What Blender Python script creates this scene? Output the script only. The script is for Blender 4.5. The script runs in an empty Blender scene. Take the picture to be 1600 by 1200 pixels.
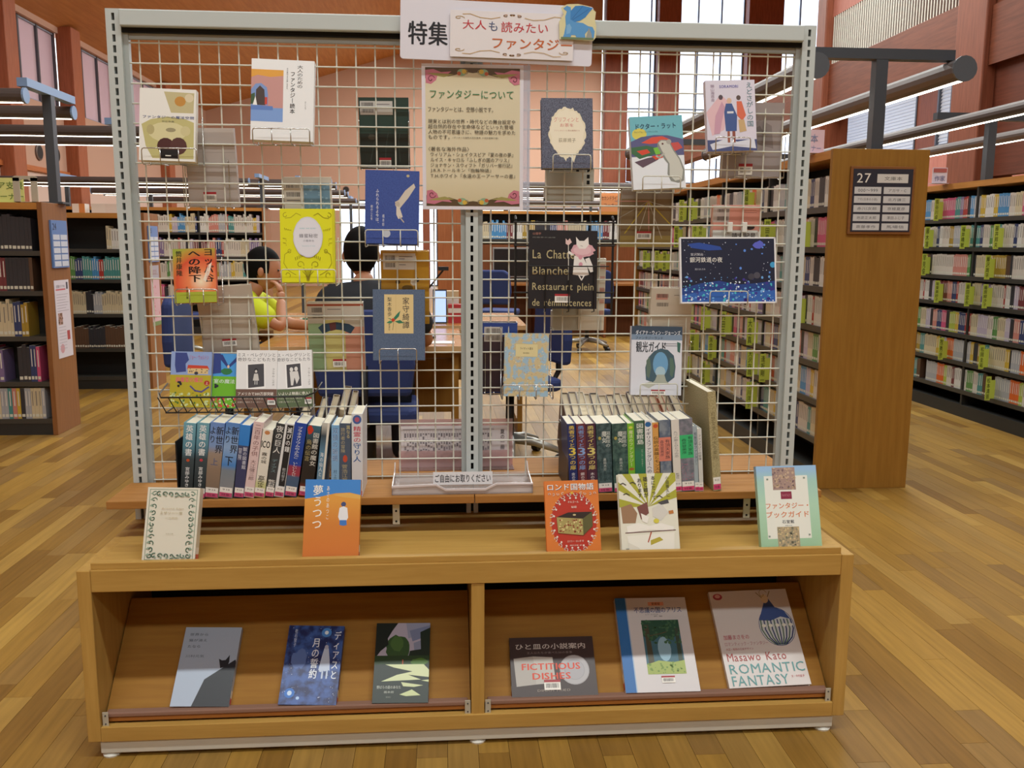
import bpy, bmesh, math, random
from mathutils import Vector, Matrix, Quaternion

scene = bpy.context.scene
COL = scene.collection
random.seed(7)

# ------------------------------------------------------------------ camera
CAM = Vector((-0.0812, -2.4832, 1.225))
YAW, PIT, ROL, FPX = 0.0777, 0.1540, 0.0053, 1407.85
FWD = Vector((math.sin(YAW)*math.cos(PIT), math.cos(YAW)*math.cos(PIT), -math.sin(PIT)))
_r = Vector((math.cos(YAW), -math.sin(YAW), 0)); _u = _r.cross(FWD)
RGT = math.cos(ROL)*_r + math.sin(ROL)*_u
UPV = -math.sin(ROL)*_r + math.cos(ROL)*_u
cd = bpy.data.cameras.new('camera'); cam = bpy.data.objects.new('camera', cd); COL.objects.link(cam)
cd.sensor_width = 36.0; cd.lens = FPX*36.0/1600.0; cd.clip_start = 0.05; cd.clip_end = 200
cam.matrix_world = Matrix(((RGT.x, UPV.x, -FWD.x, CAM.x), (RGT.y, UPV.y, -FWD.y, CAM.y),
                           (RGT.z, UPV.z, -FWD.z, CAM.z), (0, 0, 0, 1)))
scene.camera = cam

# ------------------------------------------------------------------ light
scene.view_settings.view_transform = 'Standard'
scene.view_settings.look = 'None'
scene.view_settings.gamma = 1.0
scene.view_settings.use_curve_mapping = False
scene.view_settings.exposure = 0.18
w = bpy.data.worlds.new('sky'); scene.world = w; w.use_nodes = True
bg = w.node_tree.nodes['Background']
bg.inputs['Color'].default_value = (0.86, 0.92, 1.0, 1)
bg.inputs['Strength'].default_value = 2.6

def area(name, loc, sx, sy, power, col=(1, 0.95, 0.86), rot=(0, 0, 0)):
    l = bpy.data.lights.new(name, 'AREA'); l.shape = 'RECTANGLE'; l.size = sx; l.size_y = sy
    l.energy = power; l.color = col
    o = bpy.data.objects.new(name, l); o.location = loc; o.rotation_euler = rot; COL.objects.link(o)
    return o
# rows of ceiling strip lamps of the reading hall
area('ceiling_lamp_row', (0.3, -2.35, 5.9), 7.0, 0.22, 225, (0.95, 1.0, 0.96))
area('ceiling_lamp_row', (0.3, -6.6, 5.9), 9.0, 0.5, 255, (0.93, 1.0, 0.98))
area('ceiling_lamp_row', (2.0, 2.6, 6.2), 9.0, 0.6, 220, (0.95, 1.0, 0.96))
area('ceiling_lamp_row', (1.6, 7.5, 6.2), 9.0, 0.8, 520, (0.95, 1.0, 0.96))
area('ceiling_lamp_row', (2.0, 14.0, 6.4), 12.0, 1.2, 850, (0.96, 1.0, 0.97))
area('ceiling_lamp_row', (2.0, 20.0, 6.4), 12.0, 1.2, 850, (0.96, 1.0, 0.97))

# ------------------------------------------------------------------ pixel rays (calibrated on the wire grid)
def ray(x, y): return FWD + RGT*((x-800)/FPX) - UPV*((y-600)/FPX)
def at(x, y, Y): d = ray(x, y); return CAM + d*((Y-CAM.y)/d.y)
def atX(x, y, X): d = ray(x, y); return CAM + d*((X-CAM.x)/d.x)
def atZ(x, y, Z): d = ray(x, y); return CAM + d*((Z-CAM.z)/d.z)
def atP(x, y, p, n): d = ray(x, y); return CAM + d*((p-CAM).dot(n)/d.dot(n))
def proj(p):
    d = p-CAM; w_ = d.dot(FWD)
    return 800+FPX*d.dot(RGT)/w_, 600-FPX*d.dot(UPV)/w_, w_

# ------------------------------------------------------------------ materials
def lin(h):
    h = h.lstrip('#'); h = h if len(h) == 6 else ''.join(c*2 for c in h); v = [int(h[i:i+2], 16)/255 for i in (0, 2, 4)]
    return tuple(c/12.92 if c <= .04045 else ((c+.055)/1.055)**2.4 for c in v)+(1,)
_M = {}
def _new(key):
    m = bpy.data.materials.new(key); m.use_nodes = True
    nt = m.node_tree; return m, nt, nt.nodes['Principled BSDF'], nt.links
def plain(h, rough=.55, metal=0.0, spec=.5, coat=0.0):
    k = ('p', h, rough, metal, spec, coat)
    if k not in _M:
        m, nt, b, L = _new('paint_'+h)
        b.inputs['Base Color'].default_value = lin(h); b.inputs['Roughness'].default_value = rough
        b.inputs['Metallic'].default_value = metal; b.inputs['Specular IOR Level'].default_value = spec
        b.inputs['Coat Weight'].default_value = coat; b.inputs['Coat Roughness'].default_value = .12
        _M[k] = m
    return _M[k]
def printm(h): return plain(h, .38, 0, .4)
def speckle(h1, h2, scale=200, rough=.5, lo=.4, hi=.6, detail=3):
    k = ('s', h1, h2, scale, rough, lo, hi)
    if k not in _M:
        m, nt, b, L = _new('speckle')
        tc = nt.nodes.new('ShaderNodeTexCoord'); n = nt.nodes.new('ShaderNodeTexNoise'); r = nt.nodes.new('ShaderNodeValToRGB')
        n.inputs['Scale'].default_value = scale; n.inputs['Detail'].default_value = detail
        r.color_ramp.elements[0].color = lin(h1); r.color_ramp.elements[1].color = lin(h2)
        r.color_ramp.elements[0].position = lo; r.color_ramp.elements[1].position = hi
        L.new(tc.outputs['Object'], n.inputs['Vector']); L.new(n.outputs['Fac'], r.inputs['Fac']); L.new(r.outputs['Color'], b.inputs['Base Color'])
        b.inputs['Roughness'].default_value = rough
        _M[k] = m
    return _M[k]
def ramp3(stops, axis='Z', lo=0, hi=1, rough=.4):
    """printed colour gradient along a local axis of the printed sheet (metres)"""
    k = ('g', tuple(stops), axis, lo, hi)
    if k not in _M:
        m, nt, b, L = _new('printed_gradient')
        tc = nt.nodes.new('ShaderNodeTexCoord'); s = nt.nodes.new('ShaderNodeSeparateXYZ'); mr = nt.nodes.new('ShaderNodeMapRange'); r = nt.nodes.new('ShaderNodeValToRGB')
        mr.inputs['From Min'].default_value = lo; mr.inputs['From Max'].default_value = hi
        while len(r.color_ramp.elements) < len(stops): r.color_ramp.elements.new(.5)
        for e, (p, c) in zip(r.color_ramp.elements, stops): e.position = p; e.color = lin(c)
        L.new(tc.outputs['Object'], s.inputs[0]); L.new(s.outputs[axis], mr.inputs['Value']); L.new(mr.outputs[0], r.inputs['Fac']); L.new(r.outputs['Color'], b.inputs['Base Color'])
        b.inputs['Roughness'].default_value = rough
        _M[k] = m
    return _M[k]
def radial(stops, cx, cz, rad, rough=.4):
    k = ('rad', tuple(stops), cx, cz, rad)
    if k not in _M:
        m, nt, b, L = _new('printed_radial')
        tc = nt.nodes.new('ShaderNodeTexCoord'); d = nt.nodes.new('ShaderNodeVectorMath'); d.operation = 'DISTANCE'
        mu = nt.nodes.new('ShaderNodeVectorMath'); mu.operation = 'MULTIPLY'; mu.inputs[1].default_value = (1, 0, 1)
        d.inputs[1].default_value = (cx, 0, cz); mr = nt.nodes.new('ShaderNodeMapRange'); mr.inputs['From Max'].default_value = rad
        r = nt.nodes.new('ShaderNodeValToRGB')
        while len(r.color_ramp.elements) < len(stops): r.color_ramp.elements.new(.5)
        for e, (p, c) in zip(r.color_ramp.elements, stops): e.position = p; e.color = lin(c)
        L.new(tc.outputs['Object'], mu.inputs[0]); L.new(mu.outputs[0], d.inputs[0]); L.new(d.outputs['Value'], mr.inputs['Value']); L.new(mr.outputs[0], r.inputs['Fac']); L.new(r.outputs['Color'], b.inputs['Base Color'])
        b.inputs['Roughness'].default_value = rough
        _M[k] = m
    return _M[k]
def wood(h1, h2, axis='X', scale=6, rough=.42, coat=0.0, stretch=14):
    k = ('w', h1, h2, axis, scale, rough)
    if k not in _M:
        m, nt, b, L = _new('wood')
        tc = nt.nodes.new('ShaderNodeTexCoord'); mp = nt.nodes.new('ShaderNodeMapping')
        sc = {'X': (1, stretch, stretch), 'Y': (stretch, 1, stretch), 'Z': (stretch, stretch, 1)}[axis]
        mp.inputs['Scale'].default_value = sc
        n = nt.nodes.new('ShaderNodeTexNoise'); n.inputs['Scale'].default_value = scale; n.inputs['Detail'].default_value = 6; n.inputs['Roughness'].default_value = .62
        r = nt.nodes.new('ShaderNodeValToRGB'); r.color_ramp.elements[0].color = lin(h1); r.color_ramp.elements[1].color = lin(h2)
        r.color_ramp.elements[0].position = .34; r.color_ramp.elements[1].position = .68
        L.new(tc.outputs['Object'], mp.inputs[0]); L.new(mp.outputs[0], n.inputs['Vector']); L.new(n.outputs['Fac'], r.inputs['Fac']); L.new(r.outputs['Color'], b.inputs['Base Color'])
        b.inputs['Roughness'].default_value = rough; b.inputs['Coat Weight'].default_value = coat; b.inputs['Specular IOR Level'].default_value = .28
        _M[k] = m
    return _M[k]
def glow(h, s):
    k = ('e', h, s)
    if k not in _M:
        m, nt, b, L = _new('lamp_tube')
        b.inputs['Base Color'].default_value = lin(h); b.inputs['Emission Color'].default_value = lin(h); b.inputs['Emission Strength'].default_value = s
        _M[k] = m
    return _M[k]
def clear(h='#ffffff', amount=.86, rough=.05, name='clear_acrylic'):
    k = ('c', h, amount, rough)
    if k not in _M:
        m, nt, b, L = _new(name)
        out = nt.nodes['Material Output']; t = nt.nodes.new('ShaderNodeBsdfTransparent'); mx = nt.nodes.new('ShaderNodeMixShader')
        t.inputs['Color'].default_value = lin(h); mx.inputs['Fac'].default_value = 1-amount
        b.inputs['Base Color'].default_value = lin(h); b.inputs['Roughness'].default_value = rough
        L.new(t.outputs[0], mx.inputs[1]); L.new(b.outputs[0], mx.inputs[2]); L.new(mx.outputs[0], out.inputs['Surface'])
        _M[k] = m
    return _M[k]

def floor_mat():
    m, nt, b, L = _new('oak_floor')
    tc = nt.nodes.new('ShaderNodeTexCoord'); oi = nt.nodes.new('ShaderNodeObjectInfo'); ge = nt.nodes.new('ShaderNodeNewGeometry')
    add = nt.nodes.new('ShaderNodeMath'); add.operation = 'ADD'; fr = nt.nodes.new('ShaderNodeMath'); fr.operation = 'FRACT'
    L.new(oi.outputs['Random'], add.inputs[0]); L.new(ge.outputs['Random Per Island'], add.inputs[1]); L.new(add.outputs[0], fr.inputs[0])
    r = nt.nodes.new('ShaderNodeValToRGB')
    cols = ['#7d5a27', '#8b672d', '#987333', '#a37d39', '#856537', '#b08b44']
    while len(r.color_ramp.elements) < len(cols): r.color_ramp.elements.new(.5)
    for i, (e, c) in enumerate(zip(r.color_ramp.elements, cols)): e.position = i/(len(cols)-1); e.color = lin(c)
    L.new(fr.outputs[0], r.inputs['Fac'])
    mp = nt.nodes.new('ShaderNodeMapping'); mp.inputs['Scale'].default_value = (42, 2.4, 42)
    L.new(ge.outputs['Position'], mp.inputs[0])
    sh = nt.nodes.new('ShaderNodeVectorMath'); sh.operation = 'ADD'; cb = nt.nodes.new('ShaderNodeCombineXYZ'); mu = nt.nodes.new('ShaderNodeMath'); mu.operation = 'MULTIPLY'; mu.inputs[1].default_value = 37
    L.new(fr.outputs[0], mu.inputs[0]); L.new(mu.outputs[0], cb.inputs[1]); L.new(mp.outputs[0], sh.inputs[0]); L.new(cb.outputs[0], sh.inputs[1])
    n = nt.nodes.new('ShaderNodeTexNoise'); n.inputs['Scale'].default_value = 1.6; n.inputs['Detail'].default_value = 5
    L.new(sh.outputs[0], n.inputs['Vector'])
    mr = nt.nodes.new('ShaderNodeMapRange'); mr.inputs['From Min'].default_value = .3; mr.inputs['From Max'].default_value = .7; mr.inputs['To Min'].default_value = .82; mr.inputs['To Max'].default_value = 1.1
    L.new(n.outputs['Fac'], mr.inputs['Value'])
    mx = nt.nodes.new('ShaderNodeMixRGB'); mx.blend_type = 'MULTIPLY'; mx.inputs['Fac'].default_value = 1
    L.new(r.outputs['Color'], mx.inputs['Color1']); L.new(mr.outputs[0], mx.inputs['Color2']); L.new(mx.outputs[0], b.inputs['Base Color'])
    b.inputs['Roughness'].default_value = .42; b.inputs['Specular IOR Level'].default_value = .22
    return m

# ------------------------------------------------------------------ meshes and objects
def tag(o, label=None, cat=None, group=None, kind=None):
    if label: o['label'] = label
    if cat: o['category'] = cat
    if group: o['group'] = group
    if kind: o['kind'] = kind
    return o
def thing(name, label, cat, loc=(0, 0, 0), group=None, mat=None):
    o = bpy.data.objects.new(name, None); o.empty_display_size = .05; COL.objects.link(o)
    if mat is not None: o.matrix_world = mat
    else: o.location = loc
    o['_m'] = 1; del o['_m']
    return tag(o, label, cat, group)
class MB:
    def __init__(s): s.v = []; s.f = []; s.m = []; s.mats = []
    def mi(s, m):
        if m not in s.mats: s.mats.append(m)
        return s.mats.index(m)
    def quad(s, pts, m):
        i = len(s.v); s.v += [tuple(p) for p in pts]; s.f.append(tuple(range(i, i+len(pts)))); s.m.append(s.mi(m)); return s
    def box(s, x0, x1, y0, y1, z0, z1, m, M=None):
        i = len(s.v); P = [(x, y, z) for z in (z0, z1) for y in (y0, y1) for x in (x0, x1)]
        s.v += [tuple(M @ Vector(p)) for p in P] if M else P
        for q in ((0, 2, 3, 1), (4, 5, 7, 6), (0, 1, 5, 4), (2, 6, 7, 3), (0, 4, 6, 2), (1, 3, 7, 5)):
            s.f.append(tuple(i+k for k in q)); s.m.append(s.mi(m))
        return s
    def prism(s, pts, y0, y1, m, axis='Y'):
        """closed outline given as (x, z) [axis Y], (y, z) [axis X] or (x, y) [axis Z], extruded y0..y1"""
        n = len(pts); i = len(s.v)
        for t in (y0, y1):
            for a, b in pts: s.v.append((a, t, b) if axis == 'Y' else (t, a, b) if axis == 'X' else (a, b, t))
        k = s.mi(m)
        s.f.append(tuple(range(i, i+n))); s.f.append(tuple(range(i+2*n-1, i+n-1, -1))); s.m += [k, k]
        for j in range(n):
            s.f.append((i+j, i+n+j, i+n+(j+1) % n, i+(j+1) % n)); s.m.append(k)
        return s
    def tube(s, pts, r, m, n=6, closed=False, caps=True):
        pts = [Vector(p) for p in pts]; N = len(pts); i0 = len(s.v); k = s.mi(m); prev = None
        rr = r if isinstance(r, (list, tuple)) else [r]*N
        for j, p in enumerate(pts):
            a = pts[(j-1) % N] if (j > 0 or closed) else p; b = pts[(j+1) % N] if (j < N-1 or closed) else p
            t = (b-a).normalized()
            if prev is None:
                prev = t.orthogonal().normalized()
            else:
                prev = (prev - t*prev.dot(t)); prev = prev.normalized() if prev.length > 1e-6 else t.orthogonal().normalized()
            q = t.cross(prev)
            for c in range(n):
                th = 2*math.pi*c/n; s.v.append(tuple(p+(prev*math.cos(th)+q*math.sin(th))*rr[j]))
        for j in range(N if closed else N-1):
            for c in range(n):
                a = i0+j*n; b = i0+((j+1) % N)*n
                s.f.append((a+c, a+(c+1) % n, b+(c+1) % n, b+c)); s.m.append(k)
        if caps and not closed:
            s.f.append(tuple(i0+c for c in reversed(range(n)))); s.f.append(tuple(i0+(N-1)*n+c for c in range(n))); s.m += [k, k]
        return s
    def lathe(s, prof, cx, cy, m, n=20):
        i0 = len(s.v); k = s.mi(m)
        for r, z in prof:
            for c in range(n):
                th = 2*math.pi*c/n; s.v.append((cx+r*math.cos(th), cy+r*math.sin(th), z))
        for j in range(len(prof)-1):
            for c in range(n):
                a = i0+j*n; b = a+n; s.f.append((a+c, a+(c+1) % n, b+(c+1) % n, b+c)); s.m.append(k)
        s.f.append(tuple(i0+c for c in reversed(range(n)))); s.f.append(tuple(i0+(len(prof)-1)*n+c for c in range(n))); s.m += [k, k]
        return s
    def mesh(s, name):
        me = bpy.data.meshes.new(name); me.from_pydata(s.v, [], s.f)
        for m in s.mats: me.materials.append(m)
        me.polygons.foreach_set('material_index', s.m)
        me.update(); return me
    def build(s, name, parent=None, smooth=False, bevel=0.0, kind=None):
        me = s.mesh(name)
        if smooth: me.polygons.foreach_set('use_smooth', [True]*len(me.polygons))
        return put(me, name, parent, bevel, kind)
def put(me, name, parent=None, bevel=0.0, kind=None):
    o = bpy.data.objects.new(name, me); COL.objects.link(o)
    if parent is not None: o.parent = parent
    if bevel:
        b = o.modifiers.new('bevel', 'BEVEL'); b.width = bevel; b.segments = 2; b.limit_method = 'ANGLE'
    if kind: o['kind'] = kind
    return o

# ------------------------------------------------------------------ flat print: shapes and lettering
_tc = bpy.data.curves.new('lettering', 'FONT'); _tc.resolution_u = 2
_to = bpy.data.objects.new('lettering', _tc); _G = {}
def glyph(ch, bold):
    k = (ch, bold)
    if k not in _G:
        _tc.body = ch
        me = _to.to_mesh()
        v = [(q.co.x, q.co.y, 0) for q in me.vertices]; f = [tuple(p.vertices) for p in me.polygons]
        _to.to_mesh_clear()
        wide = ord(ch) > 0x2000
        adv = 1.0 if wide else (max([a[0] for a in v])+.07 if v else .3)
        if bold > 0:     # heavier weight: struck three times
            d = bold*.9; n = len(v); v0, f0 = v, f
            v = [(a+dx, b+dy, k_) for k_, (dx, dy) in enumerate(((-d, 0), (d, 0), (0, d*.8))) for a, b, _ in v0]; f = [tuple(i+q*n for i in p) for q in range(3) for p in f0]
        _G[k] = (v, f, adv)
    return _G[k]
def lettering(text, vert=False, bold=0.0, serif=False):
    V, F = [], []; x = 0
    for n, ch in enumerate(text):
        if vert and ch in 'ー｜-': ch = '丨'
        if ch == ' ' or ch == '　': x += .45 if ch == ' ' else 1; continue
        v, f, adv = glyph(ch, bold); i = len(V)
        if vert:
            ox = .5-adv/2
            if ch in '、。': V += [(a+.6, b-x+.55, k) for a, b, k in v]
            else: V += [(a+ox, b-x, k) for a, b, k in v]
            x += 1.03
        else:
            V += [(a+x, b, k) for a, b, k in v]; x += adv*1.02
        F += [tuple(i+q for q in p) for p in f]
    xs = [a[0] for a in V]; ys = [a[1] for a in V]; x0, x1, y0, y1 = min(xs), max(xs), min(ys), max(ys)
    V = [((a-x0)/max(x1-x0, 1e-6), (b-y0)/max(y1-y0, 1e-6), k) for a, b, k in V]
    return V, F, (x1-x0)/max(y1-y0, 1e-6)
def ell(cx, cy, rx, ry, n=20, a0=0.0, jag=0.0, seed=0):
    R = random.Random(seed)
    return [(cx+rx*math.cos(a0+2*math.pi*i/n)*(1+R.uniform(-jag, jag)), cy+ry*math.sin(a0+2*math.pi*i/n)*(1+R.uniform(-jag, jag))) for i in range(n)]
def spiral(cx, cy, r0, r1, a0, a1, n=14, asp=1.0):
    return [(cx+(r0+(r1-r0)*i/(n-1))*math.cos(a0+(a1-a0)*i/(n-1)), cy+asp*(r0+(r1-r0)*i/(n-1))*math.sin(a0+(a1-a0)*i/(n-1))) for i in range(n)]
def make_print(prims, W, H, mb=None, lift=.0004, step=.00004, y0=0.0):
    """prims use u to the right and v downwards, both 0..1 over the sheet; the sheet is local x 0..W, z 0..H, facing -y"""
    mb = mb or MB(); d = y0-lift
    X = lambda u: u*W
    Z = lambda v: (1-v)*H
    for p in prims:
        k = p[0]; d -= step
        col = p[-1]; mt = printm(col) if isinstance(col, str) else col
        if k == 'r':
            _, a, b, c, e, _c = p; mb.quad([(X(a), d, Z(e)), (X(c), d, Z(e)), (X(c), d, Z(b)), (X(a), d, Z(b))], mt)
        elif k == 'p':
            q = [(X(a), d, Z(b)) for a, b in p[1]]
            ar = sum(q[i][0]*q[(i+1) % len(q)][2]-q[(i+1) % len(q)][0]*q[i][2] for i in range(len(q)))
            mb.quad(q if ar > 0 else q[::-1], mt)
        elif k == 'l':
            pts, wd = p[1], p[2]; q = [Vector((X(a), Z(b))) for a, b in pts]
            for i in range(len(q)-1):
                t = (q[i+1]-q[i]);
                if t.length < 1e-7: continue
                t.normalize(); n = Vector((-t.y, t.x))*wd/2; e = t*wd*.3
                a, b = q[i]-e, q[i+1]+e
                mb.quad([(v.x, d, v.y) for v in (a-n, b-n, b+n, a+n)], mt)
        elif k in 'tv':
            # ('t', text, u0, v0, u1, v1, bold, colour): stretched to fill the box
            _, s, a, b, c, e, bold, _c = p
            V, F, _ = lettering(s, k == 'v', bold); i = len(mb.v); mi = mb.mi(mt)
            mb.v += [(X(a)+x*(X(c)-X(a)), d-.000012*k3, Z(e)+y*(Z(b)-Z(e))) for x, y, k3 in V]
            mb.f += [tuple(i+q for q in f) for f in F]; mb.m += [mi]*len(F)
        elif k == 'bar':   # barcode
            _, a, b, c, e, seed, _c = p; R = random.Random(seed); u = a
            while u < c:
                wd = R.choice((.006, .012, .018))*(c-a)/.25*.5; u2 = min(c, u+wd)
                mb.quad([(X(u), d, Z(e)), (X(u2), d, Z(e)), (X(u2), d, Z(b)), (X(u), d, Z(b))], mt); u = u2+R.choice((.008, .014))*(c-a)/.25*.5
        elif k == 'dots':
            _, n, a, b, c, e, s0, s1, seed, _c = p; R = random.Random(seed)
            for _i in range(n):
                u, v, s = R.uniform(a, c), R.uniform(b, e), R.uniform(s0, s1)
                q = ell(X(u), Z(v), s, s*R.uniform(.7, 1.2), 6, R.random()*6)
                mb.quad([(g, d, h) for g, h in q], mt)
    return mb
def basis(p, u, n):
    """local x = u (right), local y = -n (into the thing), local z = up along the sheet"""
    u = u.normalized(); n = (n-u*n.dot(u)).normalized(); v = n.cross(u).normalized()
    if v.z < 0: v = -v
    y = -n
    return Matrix(((u.x, y.x, v.x, p.x), (u.y, y.y, v.y, p.y), (u.z, y.z, v.z, p.z), (0, 0, 0, 1))), v
def ordinal(n):
    return '%d%s' % (n, 'th' if 10 <= n % 100 <= 20 else {1: 'st', 2: 'nd', 3: 'rd'}.get(n % 10, 'th'))

# ================================================================== THE SETTING
XL, XR, YF, YB = -6.6, 11.2, 24.0, -9.0
CEIL = lambda x: 4.862+.304*(x+6.53)
m_wall = plain('#c6a08a', .8); m_wall_low = plain('#d6bcae', .8); m_ceil = wood('#bd844e', '#cf965c', 'Y', 1.2, .6)
m_beam = wood('#623320', '#78422c', 'Y', 3, .5); m_col = wood('#74402c', '#8a4e38', 'Z', 3, .5)
m_pink = wood('#a8685a', '#b97a6b', 'Z', 3, .6); m_alu = plain('#5c5f66', .4, .6)
m_lpost = wood('#9c5a3c', '#b26a49', 'Z', 3, .5); m_frost = clear('#dcc6cf', .2, .5, 'frosted_glass')
m_pane = clear('#f4f8ff', .93, .03, 'window_glass')

# floor with oak strips: 75 mm wide boards running away from the display
fl = MB().box(XL, XR, YB, YF+.3, -.06, -.0035, plain('#4a3216', .6)).build('floor', kind='structure')
oak = floor_mat(); boards = []
PW = .075; R = random.Random(3); nx = int((XR-XL)/PW)
for i in range(nx):
    x = XL+i*PW; y = -3.6-R.uniform(0, .9)
    while y < YF:
        ln = R.choice((.45, .6, .75, .9, .9)); boards.append((x, y, min(ln, YF-y))); y += ln
def board_score(b):
    x, y, l = b; p = Vector((x+PW/2, y+l/2, 0)); px, py, d = proj(p)
    if d < .3 or not (-60 < px < 1660 and py < 1260): return 0
    if -.95 < p.x < .95 and -.35 < p.y < .7: return 0
    return l/(d*d*d)
boards.sort(key=board_score, reverse=True)
pm = {}
for x, y, l in boards[:290]:
    if l not in pm: pm[l] = MB().box(.0005, PW-.0005, .0005, l-.0005, -.0035, 0, oak).mesh('plank')
    o = put(pm[l], 'plank', fl); o.location = (x, y, 0)
mb = MB()
for x, y, l in boards[290:]:
    if y > 12: continue
    mb.box(x+.0005, x+PW-.0005, y+.0005, y+l-.0005, -.0035, 0, oak)
mb.box(XL, XR, YB, -4.6, -.0035, 0, oak)
for i in range(0, nx, 2): mb.box(XL+i*PW, XL+i*PW+2*PW-.002, 11.6+(i % 7)*.05, YF, -.0035, -.0002, oak)
mb.build('distant_planks', fl, kind='stuff')

# ceiling (sheet of brown boards rising to the right) and walls
c = MB(); c.prism([(XL-.1, CEIL(XL-.1)), (XR+.1, CEIL(XR+.1)), (XR+.1, CEIL(XR+.1)+.15), (XL-.1, CEIL(XL-.1)+.15)], YB-.1, YF+.2, m_ceil)
c.build('ceiling', kind='structure')
MB().box(XL, XR, YB-.15, YB, 0, 10.3, plain('#c9ab9a', .8)).build('wall_front', kind='structure')
# far wall with its tall glazing on the right and a low glazed door
wf = MB()
def wallseg(mb, x0, x1, z0, z1, y, t, m): mb.box(x0, x1, y, y+t, z0, z1, m)
DX0, DX1, DZ = at(532, 400, YF).x, at(684, 400, YF).x, 2.45
wallseg(wf, XL, DX0, 0, 10.3, YF, .2, m_wall); wallseg(wf, DX0, DX1, DZ, 10.3, YF, .2, m_wall); wallseg(wf, DX1, 4.5, 0, 10.3, YF, .2, m_wall)
cols = [(4.56, 5.2), (6.05, 6.68), (8.62, 9.63), (10.87, 11.2)]
wallseg(wf, 4.5, XR, 0, 3.0, YF, .2, m_wall)
wf.build('wall_back', kind='structure')
for i, (a, b) in enumerate(cols):
    MB().box(a, b, YF-.35, YF+.2, 0, 10.3, m_col).build('trim_%d' % (i+1), kind='structure', bevel=.02)
def glazing(name, x0, x1, z0, z1, xs, zs, y=YF+.05):
    mb = MB(); t = .035
    for x in [x0+t/2]+xs+[x1-t/2]: mb.box(x-t/2, x+t/2, y-.03, y+.05, z0, z1, m_alu)
    for z in [z0+t/2]+zs+[z1-t/2]: mb.box(x0, x1, y-.025, y+.045, z-t/2, z+t/2, m_alu)
    f = mb.build(name, kind='structure')
    for a, b in zip([x0]+xs, xs+[x1]):
        for c0, c1 in zip([z0]+zs, zs+[z1]): MB().box(a+.01, b-.01, y+.005, y+.012, c0+.01, c1-.01, m_pane).build('pane', f)
    return f
X_ = lambda px: at(px, 120, YF).x
glazing('window_1', 5.2, 6.05, 3.0, 10.0, [X_(1016)], [5.1, 6.75])
glazing('window_2', 6.68, 8.62, 3.0, 10.0, [X_(1089), X_(1125)], [5.1, 6.75])
glazing('window_3', 9.63, 10.87, 3.0, 10.0, [10.25], [5.1, 6.75])
glazing('window_4', DX0, DX1, 0, DZ, [DX0+.95, DX0+1.9, DX1-.3], [])
MB().box(DX1-.42, DX1-.22, YF-.12, YF+.12, 0, DZ, m_col).build('trim_5', kind='structure')

# left wall: clerestory windows, red-brown posts, a rail
wl = MB(); ZS0, ZS1 = 3.48, 4.74
wl.box(XL-.2, XL, YB, YF, 2.39, ZS0, m_wall); wl.box(XL-.2, XL, YB, YF, 0, 2.39, m_wall_low); wl.box(XL-.2, XL, YB, YF, ZS1, 4.845, m_wall)
posts = [11.95, 14.4, 17.1, 19.8]
wl.box(XL-.2, XL, YB, 9.4, ZS0, ZS1, m_wall); wl.box(XL-.2, XL, posts[-1]+.2, YF, ZS0, ZS1, m_wall)
wl.build('wall_left', kind='structure')
MB().box(XL, XL+.05, YB, YF, 2.34, 2.42, wood('#b4693c', '#c67a48', 'Y', 3)).build('trim_6', kind='structure')
for i, y in enumerate([9.4]+posts):
    MB().box(XL-.05, XL+.22, y-.2, y+.2, 0, 4.86, m_lpost).build('trim_%d' % (7+i), kind='structure', bevel=.015)
for i, (a, b) in enumerate(zip([9.4]+posts[:-1], posts)):
    a += .2; b -= .2; mb = MB()
    for y in [a+.02]+[a+(b-a)*k/3 for k in (1, 2)]+[b-.02]: mb.box(XL-.14, XL-.06, y-.025, y+.025, ZS0, ZS1, m_alu)
    for z in (ZS0+.02, ZS1-.02): mb.box(XL-.13, XL-.07, a, b, z-.015, z+.015, plain('#8f9bb0', .5))
    f = mb.build('window_%d' % (5+i), kind='structure')
    for k in range(3): MB().box(XL-.105, XL-.098, a+(b-a)*k/3, a+(b-a)*(k+1)/3, ZS0, ZS1, m_frost).build('pane', f)

# right wall with louvred openings
wr = MB(); LV = [(18.85, 23.4), (17.35, 17.95)]
m_rw = wood('#b87466', '#c68676', 'Z', 2, .6)
wr.box(XR, XR+.2, YB, YF, 0, 3.45, m_rw); wr.box(XR, XR+.2, YB, YF, 5.3, 10.4, m_rw)
wr.box(XR, XR+.2, YB, 11.0, 3.45, 5.3, m_rw); wr.box(XR, XR+.2, 13.5, 17.35, 3.45, 5.3, m_rw); wr.box(XR, XR+.2, 23.4, YF, 3.45, 5.3, m_rw); wr.box(XR, XR+.2, 17.95, 18.85, 3.45, 5.3, m_col)
wr.build('wall_right', kind='structure')
for i, (a, b) in enumerate(LV):
    f = MB()
    for y in (a+.03, b-.03): f.box(XR-.02, XR+.12, y-.03, y+.03, 3.45, 5.3, m_alu)
    for z in (3.48, 5.27): f.box(XR-.02, XR+.12, a, b, z-.03, z+.03, m_alu)
    f = f.build('window_%d' % (9+i), kind='structure')
    bm = MB().box(-.05, .05, a+.05, b-.05, -.006, .006, plain('#c9d0dc', .4)).mesh('louvre_blade')
    for k in range(22):
        o = put(bm, 'louvre_blade', f); o.location = (XR+.05, 0, 3.54+k*.079); o.rotation_euler = (0, math.radians(-66), 0)
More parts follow.
